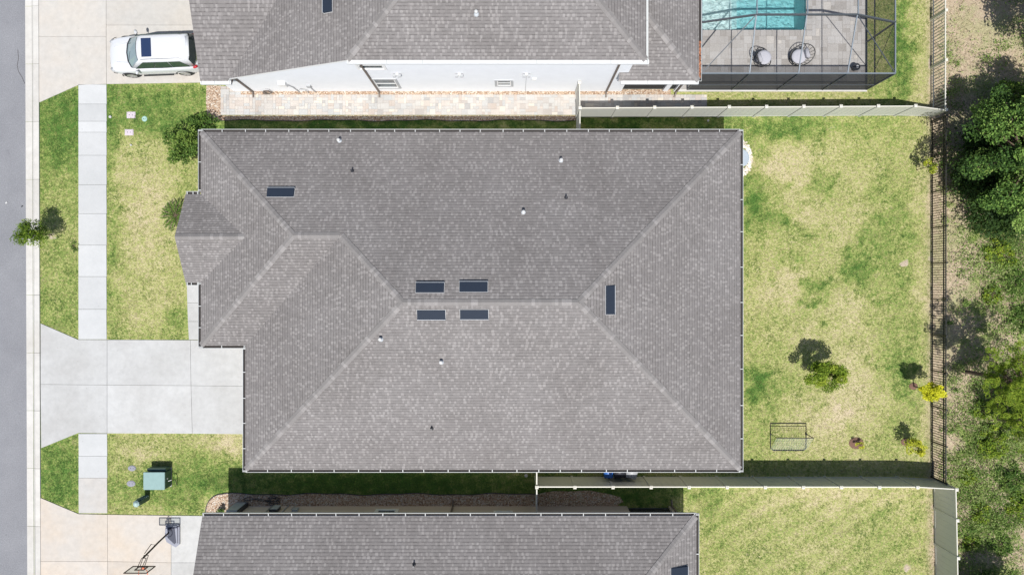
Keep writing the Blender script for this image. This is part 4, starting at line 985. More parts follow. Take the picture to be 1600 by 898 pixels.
for s in (1, -1):
    A, B = (1.55-L2, s*.81, 1.10), (4.32-L2, s*.815, 1.13); C, D = (3.98-L2, s*.695, 1.53), (2.12-L2, s*.695, 1.56)
    m = MB(); o_ = Vector((0, s*.03, .012)); v = [Vector(p)+o_ for p in (A, B, C, D)]
    # three panes
    for t0, t1 in ((0.0, .335), (.35, .67), (.69, 1.0)):
        q_ = [v[0].lerp(v[1], t0), v[0].lerp(v[1], t1), v[3].lerp(v[2], t1), v[3].lerp(v[2], t0)]; m.add(q_+[p-Vector((0, s*.03, .03)) for p in q_], [(0, 1, 2, 3), (7, 6, 5, 4), (0, 4, 5, 1), (1, 5, 6, 2), (2, 6, 7, 3), (3, 7, 4, 0)])
    m.build('side_window', CGREEN, car)
    m = MB(); m.tube([v[0]-Vector((0, 0, .01)), v[1]-Vector((0, 0, .01))], .012, 5); m.tube([v[0].lerp(v[1], .34), v[3].lerp(v[2], .34)], .012, 5); m.build('window_trim', CBLK, car)
    m = MB(); m.tube([(2.1-L2, s*.60, 1.68), (2.25-L2, s*.605, 1.725), (4.0-L2, s*.60, 1.72), (4.2-L2, s*.59, 1.66)], .018, 6); m.build('roof_rail', SILV, car)
    m = MB(); m.sm = True; m.cbox((1.62-L2, s*1.03, 1.12), .13, .22, .15, s*.15, .04); mr = m.build('mirror', CARW, car)
    m = MB(); m.tube([(1.66-L2, s*.90, 1.08), (1.64-L2, s*.98, 1.09)], .025, 6); m.build('mirror_arm', CBLK, mr)
    for wx in (.93, 3.72):
        m = MB(); m.sm = False
        prof = [(.22, -.11), (.355, -.10), (.365, -.05), (.365, .06), (.35, .10), (.25, .115)]
        vs = []; n_ = 28
        for r_, yy_ in prof: vs += [(wx-L2+r_*math.cos(2*math.pi*k/n_), s*(.845+yy_), .36+r_*math.sin(2*math.pi*k/n_)) for k in range(n_)]
        m.add(vs, [(i*n_+k, i*n_+(k+1) % n_, (i+1)*n_+(k+1) % n_, (i+1)*n_+k) for i in range(5) for k in range(n_)])
        wh = m.build('wheel', TYRE, car)
        m = MB(); m.add([(wx-L2, s*.955, .36)]+[(wx-L2+.25*math.cos(2*math.pi*k/20), s*(.963 if k % 2 else .945), .36+.25*math.sin(2*math.pi*k/20)) for k in range(20)], [(0, 1+k, 1+(k+1) % 20) for k in range(20)])
        m.build('rim', SILV, wh)
        m = MB(); m.tube([(wx-L2+.41*math.cos(a), s*.955, .38+.41*math.sin(a)) for a in [math.pi*i/14 for i in range(15)]], .026, 6); m.build('wheel_arch', CBLK, body)
    m = MB(); m.tube([(1.55-L2, s*.955, .33), (3.1-L2, s*.955, .33)], .04, 6); m.build('side_sill', CBLK, body)
    m = MB(); m.sm = True; m.cbox((4.52-L2, s*.80, .98), .24, .16, .13, -s*.35, .035); m.build('tail_light', RED, body)
    m = MB(); m.sm = True; m.cbox((.20-L2, s*.73, .78), .26, .16, .07, s*.75, .025); m.build('headlight', GREYP, body)
    m = MB(); m.tube([(.20-L2, s*.86, .72), (.32-L2, s*.91, .76), (.42-L2, s*.925, .77)], .016, 6); m.build('headlight_trim', CBLK, body)
m = MB(); a_ = Vector((.03, 0, .006))   # tailgate glass
bb = [Vector(lp(lo[i], mid[i], .15))+a_ for i in (4, 5, 6, 7, 8)]; tb = [Vector(lp(lo[i], mid[i], .98))+a_ for i in (4, 5, 6, 7, 8)]
m.add(bb+tb, [(i, i+1, 6+i, 5+i) for i in range(4)]); m.build('rear_window', CGL, car)
m = MB(); m.sm = True; m.cbox((4.44-L2, 0, 1.655), .20, 1.05, .035, 0, .012); m.build('spoiler', CARW, car)
m = MB(); m.cbox((2.42-L2, -.0, 1.705), 0.50, .94, .022, 0, .008); m.build('sunroof', CSUN, car)
m = MB()
for y in (-.36, -.18, 0, .18, .36): m.cbox((3.35-L2, y, 1.700), 1.25, .022, .016, 0, .004)
m.build('roof_rib', CARW, car)
m = MB(); m.cbox((-.015-L2+.03, 0, .58), .05, .8, .16, 0, .02); m.build('grille', CBLK, body)
m = MB(); m.sm = True
m.tube([(1.12-L2, -.50, 1.085), (.75-L2, -.46, 1.035), (.38-L2, -.38, .955)], .010, 5); m.tube([(1.12-L2, .50, 1.085), (.75-L2, .46, 1.035), (.38-L2, .38, .955)], .010, 5); m.build('bonnet_crease', CARW, body)

# ------------------------------------------------------------------ lawn fixtures
def lid(name, label, cat, px, py, mat, sx, sy, rnd=False, ring=None, group=None, h=.035, rz=0):
    c = P(px, py); t = thing(name, label, cat, (c.x, c.y, 0), rz, group)
    m = MB()
    if rnd: m.lathe([(1, 0), (1, h*.8), (.94, h)], (0, 0, 0), 24, sx/2, sy/2)
    else: m.cbox((0, 0, h/2), sx, sy, h, 0, .01)
    m.build('lid', mat, t)
    m = MB()
    if rnd: m.lathe([(1.0, 0), (1.0, h*.55)], (0, 0, 0), 24, sx/2*1.2, sy/2*1.2)
    else: m.cbox((0, 0, h*.3), sx*1.15, sy*1.15, h*.5, 0, .004)
    m.build('rim', ring or mat, t)
    m = MB(); m.lathe([(.02, 0), (.02, .006)], (sx*.2, 0, h), 10); m.lathe([(.02, 0), (.02, .006)], (-sx*.2, 0, h), 10); m.build('bolt', DKP, t)
    return t
lid('meter_lid', 'pale pinkish square utility lid, upper one of the pair by the white SUV', 'utility lid', 205, 180, PINK, .40, .30)
lid('meter_lid', 'pale pinkish square utility lid nearer the large dry lawn patch', 'utility lid', 202, 207, PINK, .40, .28)
lid('valve_cover', 'round pale green valve cover with dark centre beside the pinkish lids', 'valve cover', 226, 186, simple('pale_green_lid', (.30, .46, .42), .7), .24, .24, True)
lid('meter_lid', 'grey ribbed oval utility lid, farther from the green pedestal', 'utility lid', 206.5, 731, GREYL, .36, .25, True)
lid('meter_lid', 'grey ribbed oval utility lid nearer the green pedestal', 'utility lid', 205, 755, GREYL, .38, .27, True)
def cleanout(label, px, py, r=.07):
    c = P(px, py); t = thing('cleanout_cap', label, 'pipe cap', (c.x, c.y, 0))
    m = MB(); m.lathe([(r, 0), (r, .07), (r*.8, .085)], (0, 0, 0), 16); m.build('cap', WHITEP, t)
    m = MB(); m.cbox((0, 0, .1), r*.6, r*.6, .03); m.build('plug', WHITEP, t)
cleanout('white pipe cap in the lawn beside the sidewalk and pinkish lids', 173, 183)
cleanout('tiny white pipe cap on the grass just below the pinkish square lids', 205.5, 227, .05)
cleanout('white pipe cap on the shaded strip beside the vinyl fence return', 822, 742, .09)
cleanout('white cap on the shaded grass between northern fence and roof edge', 1106, 189, .055)
c = P(18, 317+0); m = MB()
# litter on the road
for px, py, lab, mt, s in ((10.5, 317, 'white scrap lying on the asphalt road', WHITEP, .07), (35, 322.5, 'small dark scrap lying on the asphalt near the kerb', DKP, .06)):
    c = P(px, py); m = MB(); m.cbox((0, 0, .02), s*1.6, s, .02, .5, .006); o = m.build('litter', mt); o.location = (c.x, c.y, .01); tag(o, lab, 'litter')

# green transformer
tx0, tx1, ty0, ty1 = (223.5-800)*KP*.977, (257-800)*KP*.977, (449-765)*KP*.977, (449-737.5)*KP*.977
t = thing('transformer_box', 'large green utility transformer box on the lower front lawn', 'utility box', ((tx0+tx1)/2, (ty0+ty1)/2, 0))
wx, wy_ = (tx1-tx0)/2, (ty1-ty0)/2
m = MB(); m.cbox((0, .0, .04), wx*2-.04, wy_*2+.1, .06, 0, .015); m.build('pad', CON, t)
m = MB(); m.cbox((0, -.02, .41), wx*2-.03, wy_*2-.05, .66, 0, .015); m.build('cabinet', GREEN, t)
m = MB(); m.cbox((0, 0, .775), wx*2, wy_*2, .06, 0, .02); m.build('lid', GREENL, t)
m = MB(); m.cbox((0, wy_+.06, .34), wx*2-.12, .14, .46, 0, .02); m.build('cooling_fins', GREEN, t)
m = MB(); m.cbox((wx+.002, .05, .5), .03, .05, .12, 0, .005); m.build('latch', WHITEP, t)
c = P(277, 751); t = thing('marker_rod', 'thin black bent rod with a pale tip beside the green transformer', 'rod', (c.x, c.y, 0))
m = MB(); m.tube([(0, -.22, .02), (0, -.05, .10), (.02, .15, .25), (-.05, .2, .5)], .018, 6); m.build('rod', BLACK, t)
m = MB(); m.tube([(-.05, .2, .5), (-.20, .15, .55)], .02, 6); m.build('tip', WHITEP, t)
# green pedestal
c = P(231, 776.5); t = thing('pedestal', 'slim green utility pedestal with pale domed top beside the transformer', 'utility pedestal', (c.x-.02, c.y+.0, 0))
m = MB(); m.cbox((0, 0, .5), .27, .30, 1.0, 0, .05)
m.build('housing', GREEN, t)
m = MB()
for i in range(5): m.cbox((0, .13-.0, .2+i*.14), .29, .06, .03, 0, .01)
m.build('louvre', GREENL, t)
m = MB(); m.sm = True; m.cbox((0, 0, 1.06), .29, .32, .16, 0, .06); m.build('dome', simple('pale_green_cap', (.36, .48, .46), .5), t)

# portable basketball hoop
UP = lambda z: z if z < 1.3 else z*1.17
hx, hy = -18.02, -12.85
t = thing('basketball_hoop', 'portable basketball hoop standing on the tan driveway at the bottom', 'basketball hoop', (hx, hy, .04))
m = MB(); m.prism([(-.16, .42), (.50, .42), (.56, .25), (.56, -.62), (.36, -.78), (-.12, -.50), (-.22, -.2)], 0.02, .10); m.prism([(-.08, .36), (.44, .36), (.48, .2), (.48, -.55), (.32, -.68), (-.05, -.42), (-.14, -.15)], .10, .17)
m.build('base', simple('grey_tank', (.22, .23, .28), .5), t)
m = MB(); m.prism([(-.02, .30), (.34, .30), (.36, .05), (.42, -.50), (.34, -.58), (-.02, -.25)], .17, .19); m.cbox((.10, .2, .23), .18, .14, .08, 0, .02); m.build('base_top', simple('dark_blue_tank_top', (.03, .035, .06), .5), t)
m = MB(); m.tube([(0.03, .02, .15), (-.03, -.14, 1.1), (-.10, -.42, 2.4)], .045, 8); m.build('pole', RUST, t)
m = MB(); m.tube([(-.02, -.16, 1.4), (-.04, .02, 1.75), (-.11, -.26, 2.25)], .018, 6)
for x in (-.16, .06):
    m.tube([(x, -.36, 2.2), (x, -.77, 2.56)], .018, 6); m.tube([(x, -.42, 2.4), (x, -.77, 2.85)], .018, 6)
m.tube([(-.16, -.36, 2.2), (.06, -.36, 2.2)], .018, 6); m.tube([(-.16, -.42, 2.4), (.06, -.42, 2.4)], .018, 6); m.build('lift_arm', RUST, t)
m = MB(); bw, z0, z1, yb_ = .54, 2.48, 3.28, -.79
for a_, b_ in (((-bw, yb_, z0), (bw, yb_, z0)), ((bw, yb_, z0), (bw, yb_, z1)), ((bw, yb_, z1), (-bw, yb_, z1)), ((-bw, yb_, z1), (-bw, yb_, z0)), ((-.22, yb_, z0+.08), (.22, yb_, z0+.08)), ((-.22, yb_, z0+.44), (.22, yb_, z0+.44)), ((-.22, yb_, z0+.08), (-.22, yb_, z0+.44)), ((.22, yb_, z0+.08), (.22, yb_, z0+.44))): m.tube([a_, b_], .030, 6)
bbm = m.build('backboard', RUST, t)
ac, nt_, b__ = new_mat('clear_acrylic'); k = NT(nt_); tr = k.n('ShaderNodeBsdfTransparent'); tr.inputs[0].default_value = (.93, .95, .94, 1); mx = k.n('ShaderNodeMixShader'); mx.inputs[0].default_value = .12
b__.inputs['Base Color'].default_value = (.5, .55, .53, 1); b__.inputs['Roughness'].default_value = .1; k.l(tr.outputs[0], mx.inputs[1]); k.l(b__.outputs[0], mx.inputs[2]); k.l(mx.outputs[0], nt_.nodes['Material Output'].inputs[0])
m = MB(); m.box(-bw+.02, bw-.02, yb_-.004, yb_+.004, z0+.02, z1-.02); m.build('board_panel', ac, bbm)
m = MB(); m.tube([(.225*math.cos(a), yb_-.30+.225*math.sin(a), z0+.1) for a in [2*math.pi*i/24 for i in range(24)]], .016, 6, closed=True); m.cbox((0, yb_-.05, z0+.08), .14, .08, .09); m.build('rim', ORANGE, t)

# soccer rebounder
rx0, rx1 = (1203.5-800)*KP, (1259-800)*KP; ry0, ry1 = (449-703)*KP, (449-661)*KP; rm = (449-677.5)*KP
t = thing('rebounder', 'black framed soccer rebounder net standing on the back lawn', 'rebounder', (rx0, rm, 0))
Lx = rx1-rx0; a_, b_ = ry0-rm, ry1-rm; tz, ty = .92, P(1240, 684, .92).y-rm
m = MB(); rr = .022
m.tube([(0, b_, rr+.03), (Lx, b_, rr+.03), (Lx, a_+.15, rr+.03), (Lx-.12, a_, rr+.03), (.12, a_, rr+.03), (0, a_+.15, rr+.03)], rr, 6, closed=True); m.build('ground_frame', BLACK, t)
m = MB(); m.tube([(0, 0, rr+.03), (0.0, ty, tz), (Lx, ty, tz), (Lx, 0, rr+.03)], rr, 6); m.cbox((Lx, 0, .06), .08, .10, .08); m.cbox((0, 0, .06), .07, .08, .08); m.build('upright_frame', BLACK, t)
m = MB(); N = 15
for i in range(N+1):
    u = i/N; m.tube([(Lx*u, ty, tz), (Lx*u, (ty+a_)/2, tz*.48), (Lx*u, a_+.02, .06)], .004, 4, cap=False)
for j in range(1, 11):
    v = j/11; m.tube([(0, ty+(a_-ty)*v, tz*(1-v)+.05*v), (Lx, ty+(a_-ty)*v, tz*(1-v)+.05*v)], .004, 4, cap=False)
m.build('net', simple('pale_net', (.55, .62, .58), .8), t)

# bins between house and fence
def bin_(label, px, py, z, mat, sx, sy, h, rz=0):
    c = P(px, py, z); t = thing('wheelie_bin', label, 'bin', (c.x, c.y, 0), rz)
    m = MB(); b = .82
    m.add([(-sx/2*b, -sy/2*b, .06), (sx/2*b, -sy/2*b, .06), (sx/2*b, sy/2*b, .06), (-sx/2*b, sy/2*b, .06), (-sx/2, -sy/2, h-.08), (sx/2, -sy/2, h-.08), (sx/2, sy/2, h-.08), (-sx/2, sy/2, h-.08)],
          [(3, 2, 1, 0), (4, 5, 6, 7), (0, 1, 5, 4), (1, 2, 6, 5), (2, 3, 7, 6), (3, 0, 4, 7)]); m.build('body', mat, t)
    m = MB(); m.sm = True; m.cbox((0, 0, h-.03), sx*1.08, sy*1.08, .09, 0, .03); m.build('lid', mat, t)
    m = MB(); m.tube([(-sx/2, sy/2+.05, h-.06), (sx/2, sy/2+.05, h-.06)], .016, 6); m.build('handle', DKP, t)
    for s in (-1, 1): m = MB(); m.tube([(s*sx*.38, sy*.42, .1), (s*sx*.48, sy*.42, .1)], .1, 14); m.build('wheel', TYRE, t)
bin_('blue wheelie bin showing just past the roof edge by the fence', 951, 738.5, 1.0, BLUEP, .42, .5, 1.0)
bin_('black wheelie bin between the blue and the grey bins', 969, 736.5, 1.05, DKP, .55, .6, 1.02)
bin_('grey wheelie bin, right of the black one beside the fence', 988, 738, 1.05, GREYP, .52, .58, 1.02, -.25)

# rock ring with round cover behind the house
c = P(1158, 247); t = thing('drain_cover', 'round grey-blue cover inside a ring of pale rocks at the roof edge', 'drain cover', (c.x, c.y, 0))
m = MB(); m.lathe([(.42, 0), (.42, .06), (.36, .075), (.36, .065), (.1, .07)], (0, 0, 0), 28, 1, 1.1); m.build('cover', simple('blue_grey_lid', (.33, .38, .43), .7), t)
m = MB(); m.sm = True
for i in range(330):
    a = random.uniform(-1.9, 1.9); r0 = random.uniform(.46, .72); s = random.uniform(.03, .065); x, y = r0*math.cos(a)*.82, r0*math.sin(a)*1.35
    m.tint = random.random(); m.lathe([(.3*s, 0), (s, s*.35), (s*.8, s*.75), (.2*s, s*.95)], (x, y, 0), 6, 1, random.uniform(.7, 1.2))
m.build('rock_ring', tinted('pale_rock', [(0, (.5, .43, .34)), (.5, (.68, .62, .52)), (1, (.80, .77, .70))]), t)['kind'] = 'stuff'

# garden hoses
def hose(label, px, py, pts, r=.016, mat=DKP):
    c = P(px, py); m = MB(); m.sm = True; m.tube([(x, y, z) for x, y, z in pts], r, 6); o = m.build('garden_hose', mat); o.location = (c.x, c.y, 0); tag(o, label, 'hose')
pts = [(-1.4, .12, .05), (-1.15, .22, .05), (-.6, .05, .06), (-.1, -.02, .05)]
for i in range(34):
    a = i*.5; r = .20+.09*math.sin(i*1.7); pts.append((.18+r*math.cos(a)*1.3, .02+r*math.sin(a), .05+.002*i))
pts += [(-.1, .05, .1), (-.7, .14, .06), (-1.3, .02, .05), (-1.42, .1, .05)]
hose('black garden hose tangled on the shaded gravel beside the taupe house', 423, 782, pts)
pts = []
for i in range(46):
    a = i*.6; r = .13+.05*math.sin(i*1.3); pts.append((r*math.cos(a)*1.4, r*math.sin(a)*.7, .06+.004*i))
pts += [(.3, 0, .1), (.2, .1, .4), (-.1, .12, .6)]
hose('dark brown hose coiled against the white house wall', 419, 146, pts, .016, BROWN)

# ------------------------------------------------------------------ plants
def leaf_np(name, cent, sizes, tints, parent, mat, upb=.5, aspect=.5, droop=None):
    n = len(cent); nrm = rng.normal(0, 1, (n, 3)); nrm[:, 2] = np.abs(nrm[:, 2])+upb; nrm /= np.linalg.norm(nrm, axis=1)[:, None]
    a = rng.normal(0, 1, (n, 3)) if droop is None else droop; u = np.cross(nrm, a); u /= (np.linalg.norm(u, axis=1)[:, None]+1e-9); v = np.cross(nrm, u)
    if droop is not None: u, v = v, u
    L_ = sizes[:, None]; W_ = L_*aspect
    b = cent-v*L_*.5*0; p = np.stack([b-v*L_*.5, b+u*W_*.5-nrm*L_*.06, b+v*L_*.5-nrm*L_*.12, b-u*W_*.5-nrm*L_*.06], 1).reshape(-1, 3)
    f = np.arange(len(p)).reshape(-1, 4); o = np_mesh(name, p, f, mat, {'tint': np.repeat(tints, 4)}); o.parent = parent; return o
LG = blade_mat('leaf_green', [(0, (.035, .075, .017)), (.5, (.09, .17, .032)), (1, (.24, .34, .07))], .3)
LB = blade_mat('leaf_bright', [(0, (.07, .13, .015)), (.5, (.20, .30, .03)), (1, (.44, .50, .06))], .35)
LY = blade_mat('leaf_yellow', [(0, (.38, .40, .02)), (.5, (.62, .62, .03)), (1, (.80, .76, .06))], .35)
LYG = blade_mat('leaf_yellow_green', [(0, (.10, .16, .02)), (.45, (.35, .40, .04)), (1, (.60, .60, .06))], .35)
LG2 = blade_mat('leaf_mixed', [(0, (.02, .045, .012)), (.35, (.05, .11, .02)), (.7, (.15, .26, .05)), (1, (.26, .37, .09))], .15)
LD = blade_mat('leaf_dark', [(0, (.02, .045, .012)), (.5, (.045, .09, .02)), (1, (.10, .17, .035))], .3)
LT = blade_mat('leaf_scrub', [(0, (.06, .12, .025)), (.4, (.15, .25, .05)), (.75, (.29, .38, .11)), (1, (.48, .45, .26))], .3)
def tree(name, label, cat, x, y, zc, rx, ry, rz_, nc, nl, ls, mat, trunk=.04, group=None, spread=.22, seed=1, mulch=0, upb=.5, aspect=.5, tb=.5, lean=(0, 0), cv=1.0):
    rs = random.Random(seed); t = thing(name, label, cat, (x, y, 0), 0, group)
    cl = []
    while len(cl) < nc:
        p = Vector((rs.uniform(-1, 1), rs.uniform(-1, 1), rs.uniform(-1, 1)))
        if .25 < p.length < 1: cl.append(Vector((p.x*rx+lean[0], p.y*ry+lean[1], zc+p.z*rz_)))
    m = MB(); z0 = max(.15, zc-rz_*1.0)
    m.tube([(0, 0, -.05), (rs.uniform(-.03, .03), rs.uniform(-.03, .03), z0*.5), (lean[0]*.3, lean[1]*.3, z0), (lean[0]*.8, lean[1]*.8, zc)], [trunk*1.3, trunk, trunk*.8, trunk*.4], 8); tk = m.build('trunk', BARK, t)
    m = MB()
    for c_ in cl:
        b0 = Vector((lean[0]*.3, lean[1]*.3, z0)).lerp(Vector((lean[0]*.8, lean[1]*.8, zc)), rs.random()); mid_ = b0.lerp(c_, .5)+Vector((rs.uniform(-.1, .1)*rx, rs.uniform(-.1, .1)*ry, .05)); m.tube([b0, mid_, c_], [trunk*.4, trunk*.25, trunk*.1], 5)
    m.build('branch', BARK, t)
    cc = np.array([tuple(c_) for c_ in cl]); w_ = rng.uniform(.5, 1.5, nc); w_ /= w_.sum(); ci = rng.choice(nc, nl, p=w_)
    sp = spread*np.array([rx, ry, max(rz_, .6*rx)*.8]); rad = rng.uniform(.6, 1.4, nc)
    d_ = rng.normal(0, 1, (nl, 3)); d_ /= np.linalg.norm(d_, axis=1)[:, None]; d_ *= rng.uniform(.25, 1.25, (nl, 1))**.6*1.4
    pos = cc[ci]+d_*sp*rad[ci][:, None]
    pos[:, 2] = np.maximum(pos[:, 2], .05)
    ct = rng.uniform(-.22, .22, nc)*cv; tn = np.clip(tb+ct[ci]+rng.normal(0, .18, nl), 0, 1)
    leaf_np('crown', pos, rng.uniform(.6, 1.4, nl)*ls, tn, t, mat, upb, aspect)
    if mulch:
        m = MB(); m.lathe([(mulch, 0), (mulch*.9, .03), (mulch*.3, .06), (.02, .05)], (0, 0, 0), 14, 1, .8); m.build('mulch', MULCH, t)
    return t
S = KP
def gx_(px): return (px-800)*S
def gy_(py): return (449-py)*S
tree('street_tree', 'young green street tree leaning over the kerb beside the sidewalk', 'tree', gx_(81), gy_(367), 1.65, .72, .58, .62, 30, 2300, .15, LB, .03, seed=3, mulch=.0, tb=.22, aspect=.24, spread=.28)
tree('sapling', 'small bright green tree in the middle of the back lawn', 'tree', gx_(1264), gy_(577), 1.75, .92, .75, .8, 32, 6000, .10, LB, .03, seed=5, tb=.5, aspect=.45, spread=.21, cv=1.3)
tree('sapling', 'vivid yellow shrubby tree leaning over the black metal fence', 'tree', gx_(1427), gy_(603), 1.75, .62, .42, .40, 17, 3000, .10, LY, .03, seed=8, mulch=.24, upb=1.0, aspect=.6, spread=.27, cv=1.3)
tree('sapling', 'sparse yellow-green young tree near the fence corner by the rebounder', 'tree', gx_(1415), gy_(690), 1.15, .50, .45, .42, 20, 850, .11, LYG, .025, seed=12, mulch=.26, tb=.7, spread=.22)
tree('sapling', 'tiny yellow plant in a dark mulch ring near the rebounder', 'plant', gx_(1338), gy_(692), .42, .26, .20, .2, 8, 150, .08, LYG, .012, seed=14, mulch=.40, tb=.9)
tree('sapling', 'thin leafy sapling with a dark shadow near the upper black fence', 'tree', gx_(1432), gy_(266), 1.15, .42, .38, .4, 14, 430, .10, LYG, .022, seed=17, tb=.35, lean=(0, 0))
tree('shrub', 'dense dark green bush at the front corner of the middle house', 'shrub', -17.0, 7.35, .95, .80, 1.05, .7, 44, 4400, .12, LG, .05, seed=21, spread=.19, tb=.6)
tree('shrub', 'low leafy branch clump above the roof corner beside the gravel', 'shrub', -16.1, 8.55, .6, .75, .35, .4, 20, 1600, .12, LG, .04, seed=23, spread=.3, tb=.4)
tree('shrub', 'small round green shrub in the gravel beside the taupe house wall', 'shrub', gx_(347), gy_(796), .3, .2, .2, .2, 10, 380, .07, LG, .02, seed=24, spread=.35)
tree('shrub', 'faint weedy sprig beside the sidewalk edge on the front verge', 'plant', gx_(117), gy_(384), .10, .22, .28, .06, 9, 160, .07, LG, .008, seed=25, spread=.35)
# palm at the porch
def palm(label, x, y, n, L_, mat):
    t = thing('palm', label, 'palm', (x, y, 0)); m = MB(); m.tube([(0, 0, 0), (0, 0, .35)], [.09, .07], 8); m.build('trunk', BARK, t)
    pos = []; dr_ = []; sz = []
    m = MB()
    for i in range(n):
        a = 2*math.pi*i/n+random.uniform(-.2, .2); el = random.uniform(.3, 1.0); pts = []
        for s in [j/9 for j in range(10)]:
            r = L_*s*math.cos(el*(1-s*.4)); z = .35+L_*(math.sin(el)*s-.65*s*s); pts.append(Vector((r*math.cos(a), r*math.sin(a), max(.05, z))))
        m.tube(pts, [.010]*10, 4)
        for j in range(1, 10):
            for k in range(4):
                p = pts[j-1].lerp(pts[j], k/4)
                for s in (-1, 1):
                    dd = Vector((math.cos(a+s*1.0), math.sin(a+s*1.0), -.1)); q_ = p+dd*.10; pos.append(q_); dr_.append(dd); sz.append(.22)
    m.build('frond_stem', BARK, t)
    leaf_np('frond', np.array([tuple(p) for p in pos]), np.array(sz), rng.uniform(.2, .9, len(pos)), t, mat, 1.0, .13, np.array([tuple(p) for p in dr_]))
palm('small palm with feathery fronds beside the front porch gable', -17.55, 3.75, 13, .85, LG)

# trees in the scrub
tree('scrub_tree', 'large leafy green tree overhanging the upper end of the black fence', 'tree', 25.6, 6.3, 3.6, 4.1, 3.6, 2.4, 150, 60000, .125, LG2, .16, seed=31, spread=.10, tb=.55, upb=.9, cv=1.6)
tree('scrub_tree', 'added thicket of dark leaves mimicking shade beneath the large leafy tree', 'thicket', 25.4, 6.2, 1.1, 2.9, 3.4, .7, 60, 20000, .15, LD, .08, seed=32, spread=.2, tb=.4)  # added leaf layer, coloured dark to paint shade into the crown's gaps
tree('scrub_tree', 'dark tree at the very top right corner', 'tree', 27.3, 13.2, 4.2, 2.0, 2.2, 1.6, 34, 9000, .18, LG, .12, seed=33, spread=.22, tb=.5)
tree('scrub_tree', 'leafy bush casting shade on sand right of the picket fence', 'tree', 25.8, 9.4, 2.2, 1.6, 1.5, 1.3, 26, 5200, .16, LG, .08, seed=35, spread=.22, tb=.4)
def pine(label, x, y, zc, r, n, seed, tb=.5):
    rs = random.Random(seed); t = thing('pine_tree', label, 'tree', (x, y, 0)); m = MB(); m.tube([(0, 0, -.05), (.05, 0, zc*.6), (0, .05, zc+1.0)], [.11, .08, .02], 8); m.build('trunk', BARK, t)
    m = MB(); pos = []; dr_ = []
    for i in range(n):
        a = rs.uniform(0, 6.28); z0 = zc+rs.uniform(-1.6, 1.0); L_ = r*rs.uniform(.5, 1)*(1-.35*max(0, z0-zc)); e = Vector((L_*math.cos(a), L_*math.sin(a), z0+.3*L_)); m.tube([(0, 0, z0-.1), (e.x*.5, e.y*.5, z0+.02), e], [.03, .02, .008], 5)
        for k in range(9):
            c_ = Vector((0, 0, z0)).lerp(e, rs.uniform(.45, 1.05))+Vector((rs.gauss(0, .16), rs.gauss(0, .16), rs.gauss(0, .1)))
            for j in range(26):
                d_ = Vector((rs.gauss(0, 1), rs.gauss(0, 1), rs.gauss(.3, .8))).normalized(); pos.append(c_+d_*.10); dr_.append(d_)
    m.build('branch', BARK, t)
    leaf_np('crown', np.array([tuple(p) for p in pos]), rng.uniform(.16, .28, len(pos)), np.clip(rng.normal(tb, .22, len(pos)), 0, 1), t, LB, .6, .11, np.array([tuple(p) for p in dr_]))
pine('tall thin pine leaning into the right edge beside the fence', 23.75, -4.4, 4.3, 2.0, 62, 41)
pine('young pine lower at the right edge below the tall one', 25.6, -6.9, 3.0, 1.5, 30, 43, .45)
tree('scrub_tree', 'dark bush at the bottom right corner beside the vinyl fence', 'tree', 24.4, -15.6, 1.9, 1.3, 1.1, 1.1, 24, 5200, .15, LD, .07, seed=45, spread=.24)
sh_spots = [(1560, 395, .8, LB), (1585, 440, .7, LG), (1548, 690, .9, LB), (1588, 650, .9, LG), (1535, 640, .6, LB), (1575, 745, .8, LG), (1510, 745, .45, LB), (1590, 790, .8, LB), (1530, 800, .55, LB), (1590, 500, .7, LG), (1560, 850, .6, LG), (1548, 462, .5, LB), (1516, 846, .45, LB)]
names = ['low bright bush below the large leafy tree', 'low dark bush at the right edge under the watermark-free scrub', '', '', '', '', '', '', '', '', '', '', '']
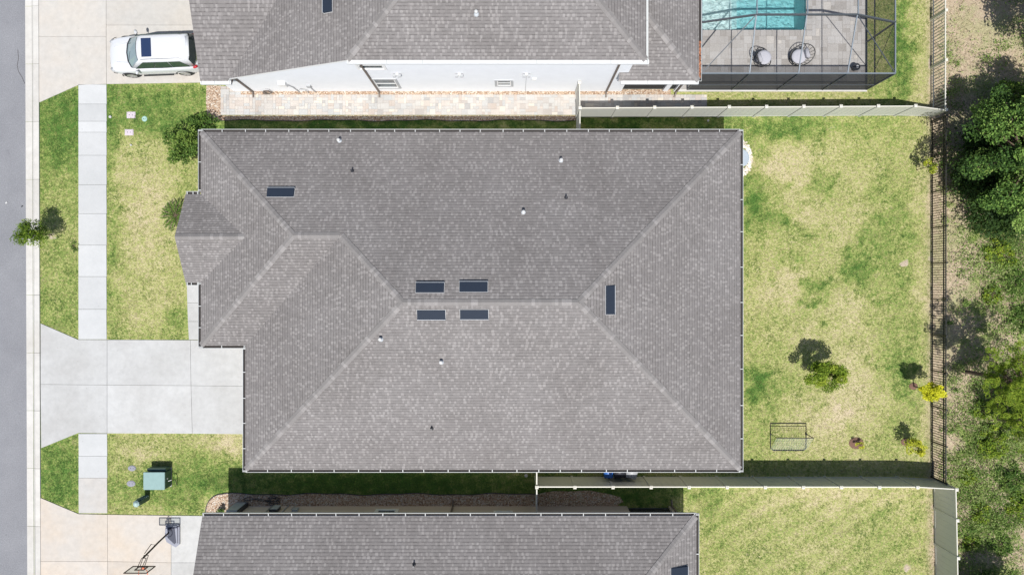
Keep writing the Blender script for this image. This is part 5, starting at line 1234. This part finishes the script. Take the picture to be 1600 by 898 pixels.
desc = ['low light green bush just below the large leafy tree', 'low dark green bush at the right edge below the large tree', 'wide light green bush right of the rebounder and fence', 'dark bush at the right edge beneath the young pine',
        'small light bush between the black fence and the young pine', 'dark rounded bush right of the vinyl fence corner', 'little light bush touching the vinyl fence corner', 'light bush at the lower right edge of the scrub',
        'small light bush right of the first vinyl panel of the back fence', 'dark bush at the right edge above the tall pine', 'dark low bush near the bottom right corner', 'small light bush above the tall pine\'s shadow', 'little light bush against the lower back vinyl fence']
for i, ((px, py, r, mt), dsc) in enumerate(zip(sh_spots, desc)):
    tree('scrub_bush', dsc, 'bush', gx_(px), gy_(py), r*.32, r*1.05, r*.95, r*.28, 30, int(2300*r), .11, mt, .03, seed=60+i, spread=.17, tb=.5, group='bushes in the scrub behind the fence')
# undergrowth and dry grass
nC = 2600; cxs = rng.uniform(22.6, 29.5, nC); cys = rng.uniform(-17, 18, nC)
gdens = np.clip(field(cxs, cys, WG, .14), 0, 1); kk = rng.random(nC) < gdens*.95; cxs, cys = cxs[kk], cys[kk]
pos = []; tn = []
for x, y in zip(cxs, cys):
    n_ = rng.integers(30, 110); r = rng.uniform(.12, .6); p = rng.normal(0, 1, (n_, 3))*[r, r*rng.uniform(.4, 1), .08]+[x, y, rng.uniform(.1, .3)]; pos.append(p); tn.append(np.full(n_, rng.uniform(.25, .8)))
pos = np.concatenate(pos); tn = np.clip(np.concatenate(tn)+rng.normal(0, .15, len(pos)), 0, 1); pos[:, 2] = np.clip(pos[:, 2], .02, None); k_ = pos[:, 0] > 22.3; pos, tn = pos[k_], tn[k_]
o = leaf_np('undergrowth', pos, rng.uniform(.06, .16, len(pos)), tn, None, LT, .5, .35); tag(o, 'tangled low green and dry undergrowth behind the fences', 'undergrowth', kind='stuff')
n = 26000; p = np.stack([rng.uniform(22.2, 29.5, n), rng.uniform(-17, 18, n), rng.uniform(.01, .08, n)], 1)
o = leaf_np('dry_grass', p, rng.uniform(.08, .22, n), np.clip(rng.normal(.5, .3, n), 0, 1), None, blade_mat('dead_grass', [(0, (.16, .12, .08)), (.5, (.38, .31, .19)), (.8, (.5, .42, .28)), (1, (.25, .28, .08))], .1), .6, .10)
tag(o, 'straw-coloured dead grass over sandy soil behind the fences', 'dry grass', kind='stuff')
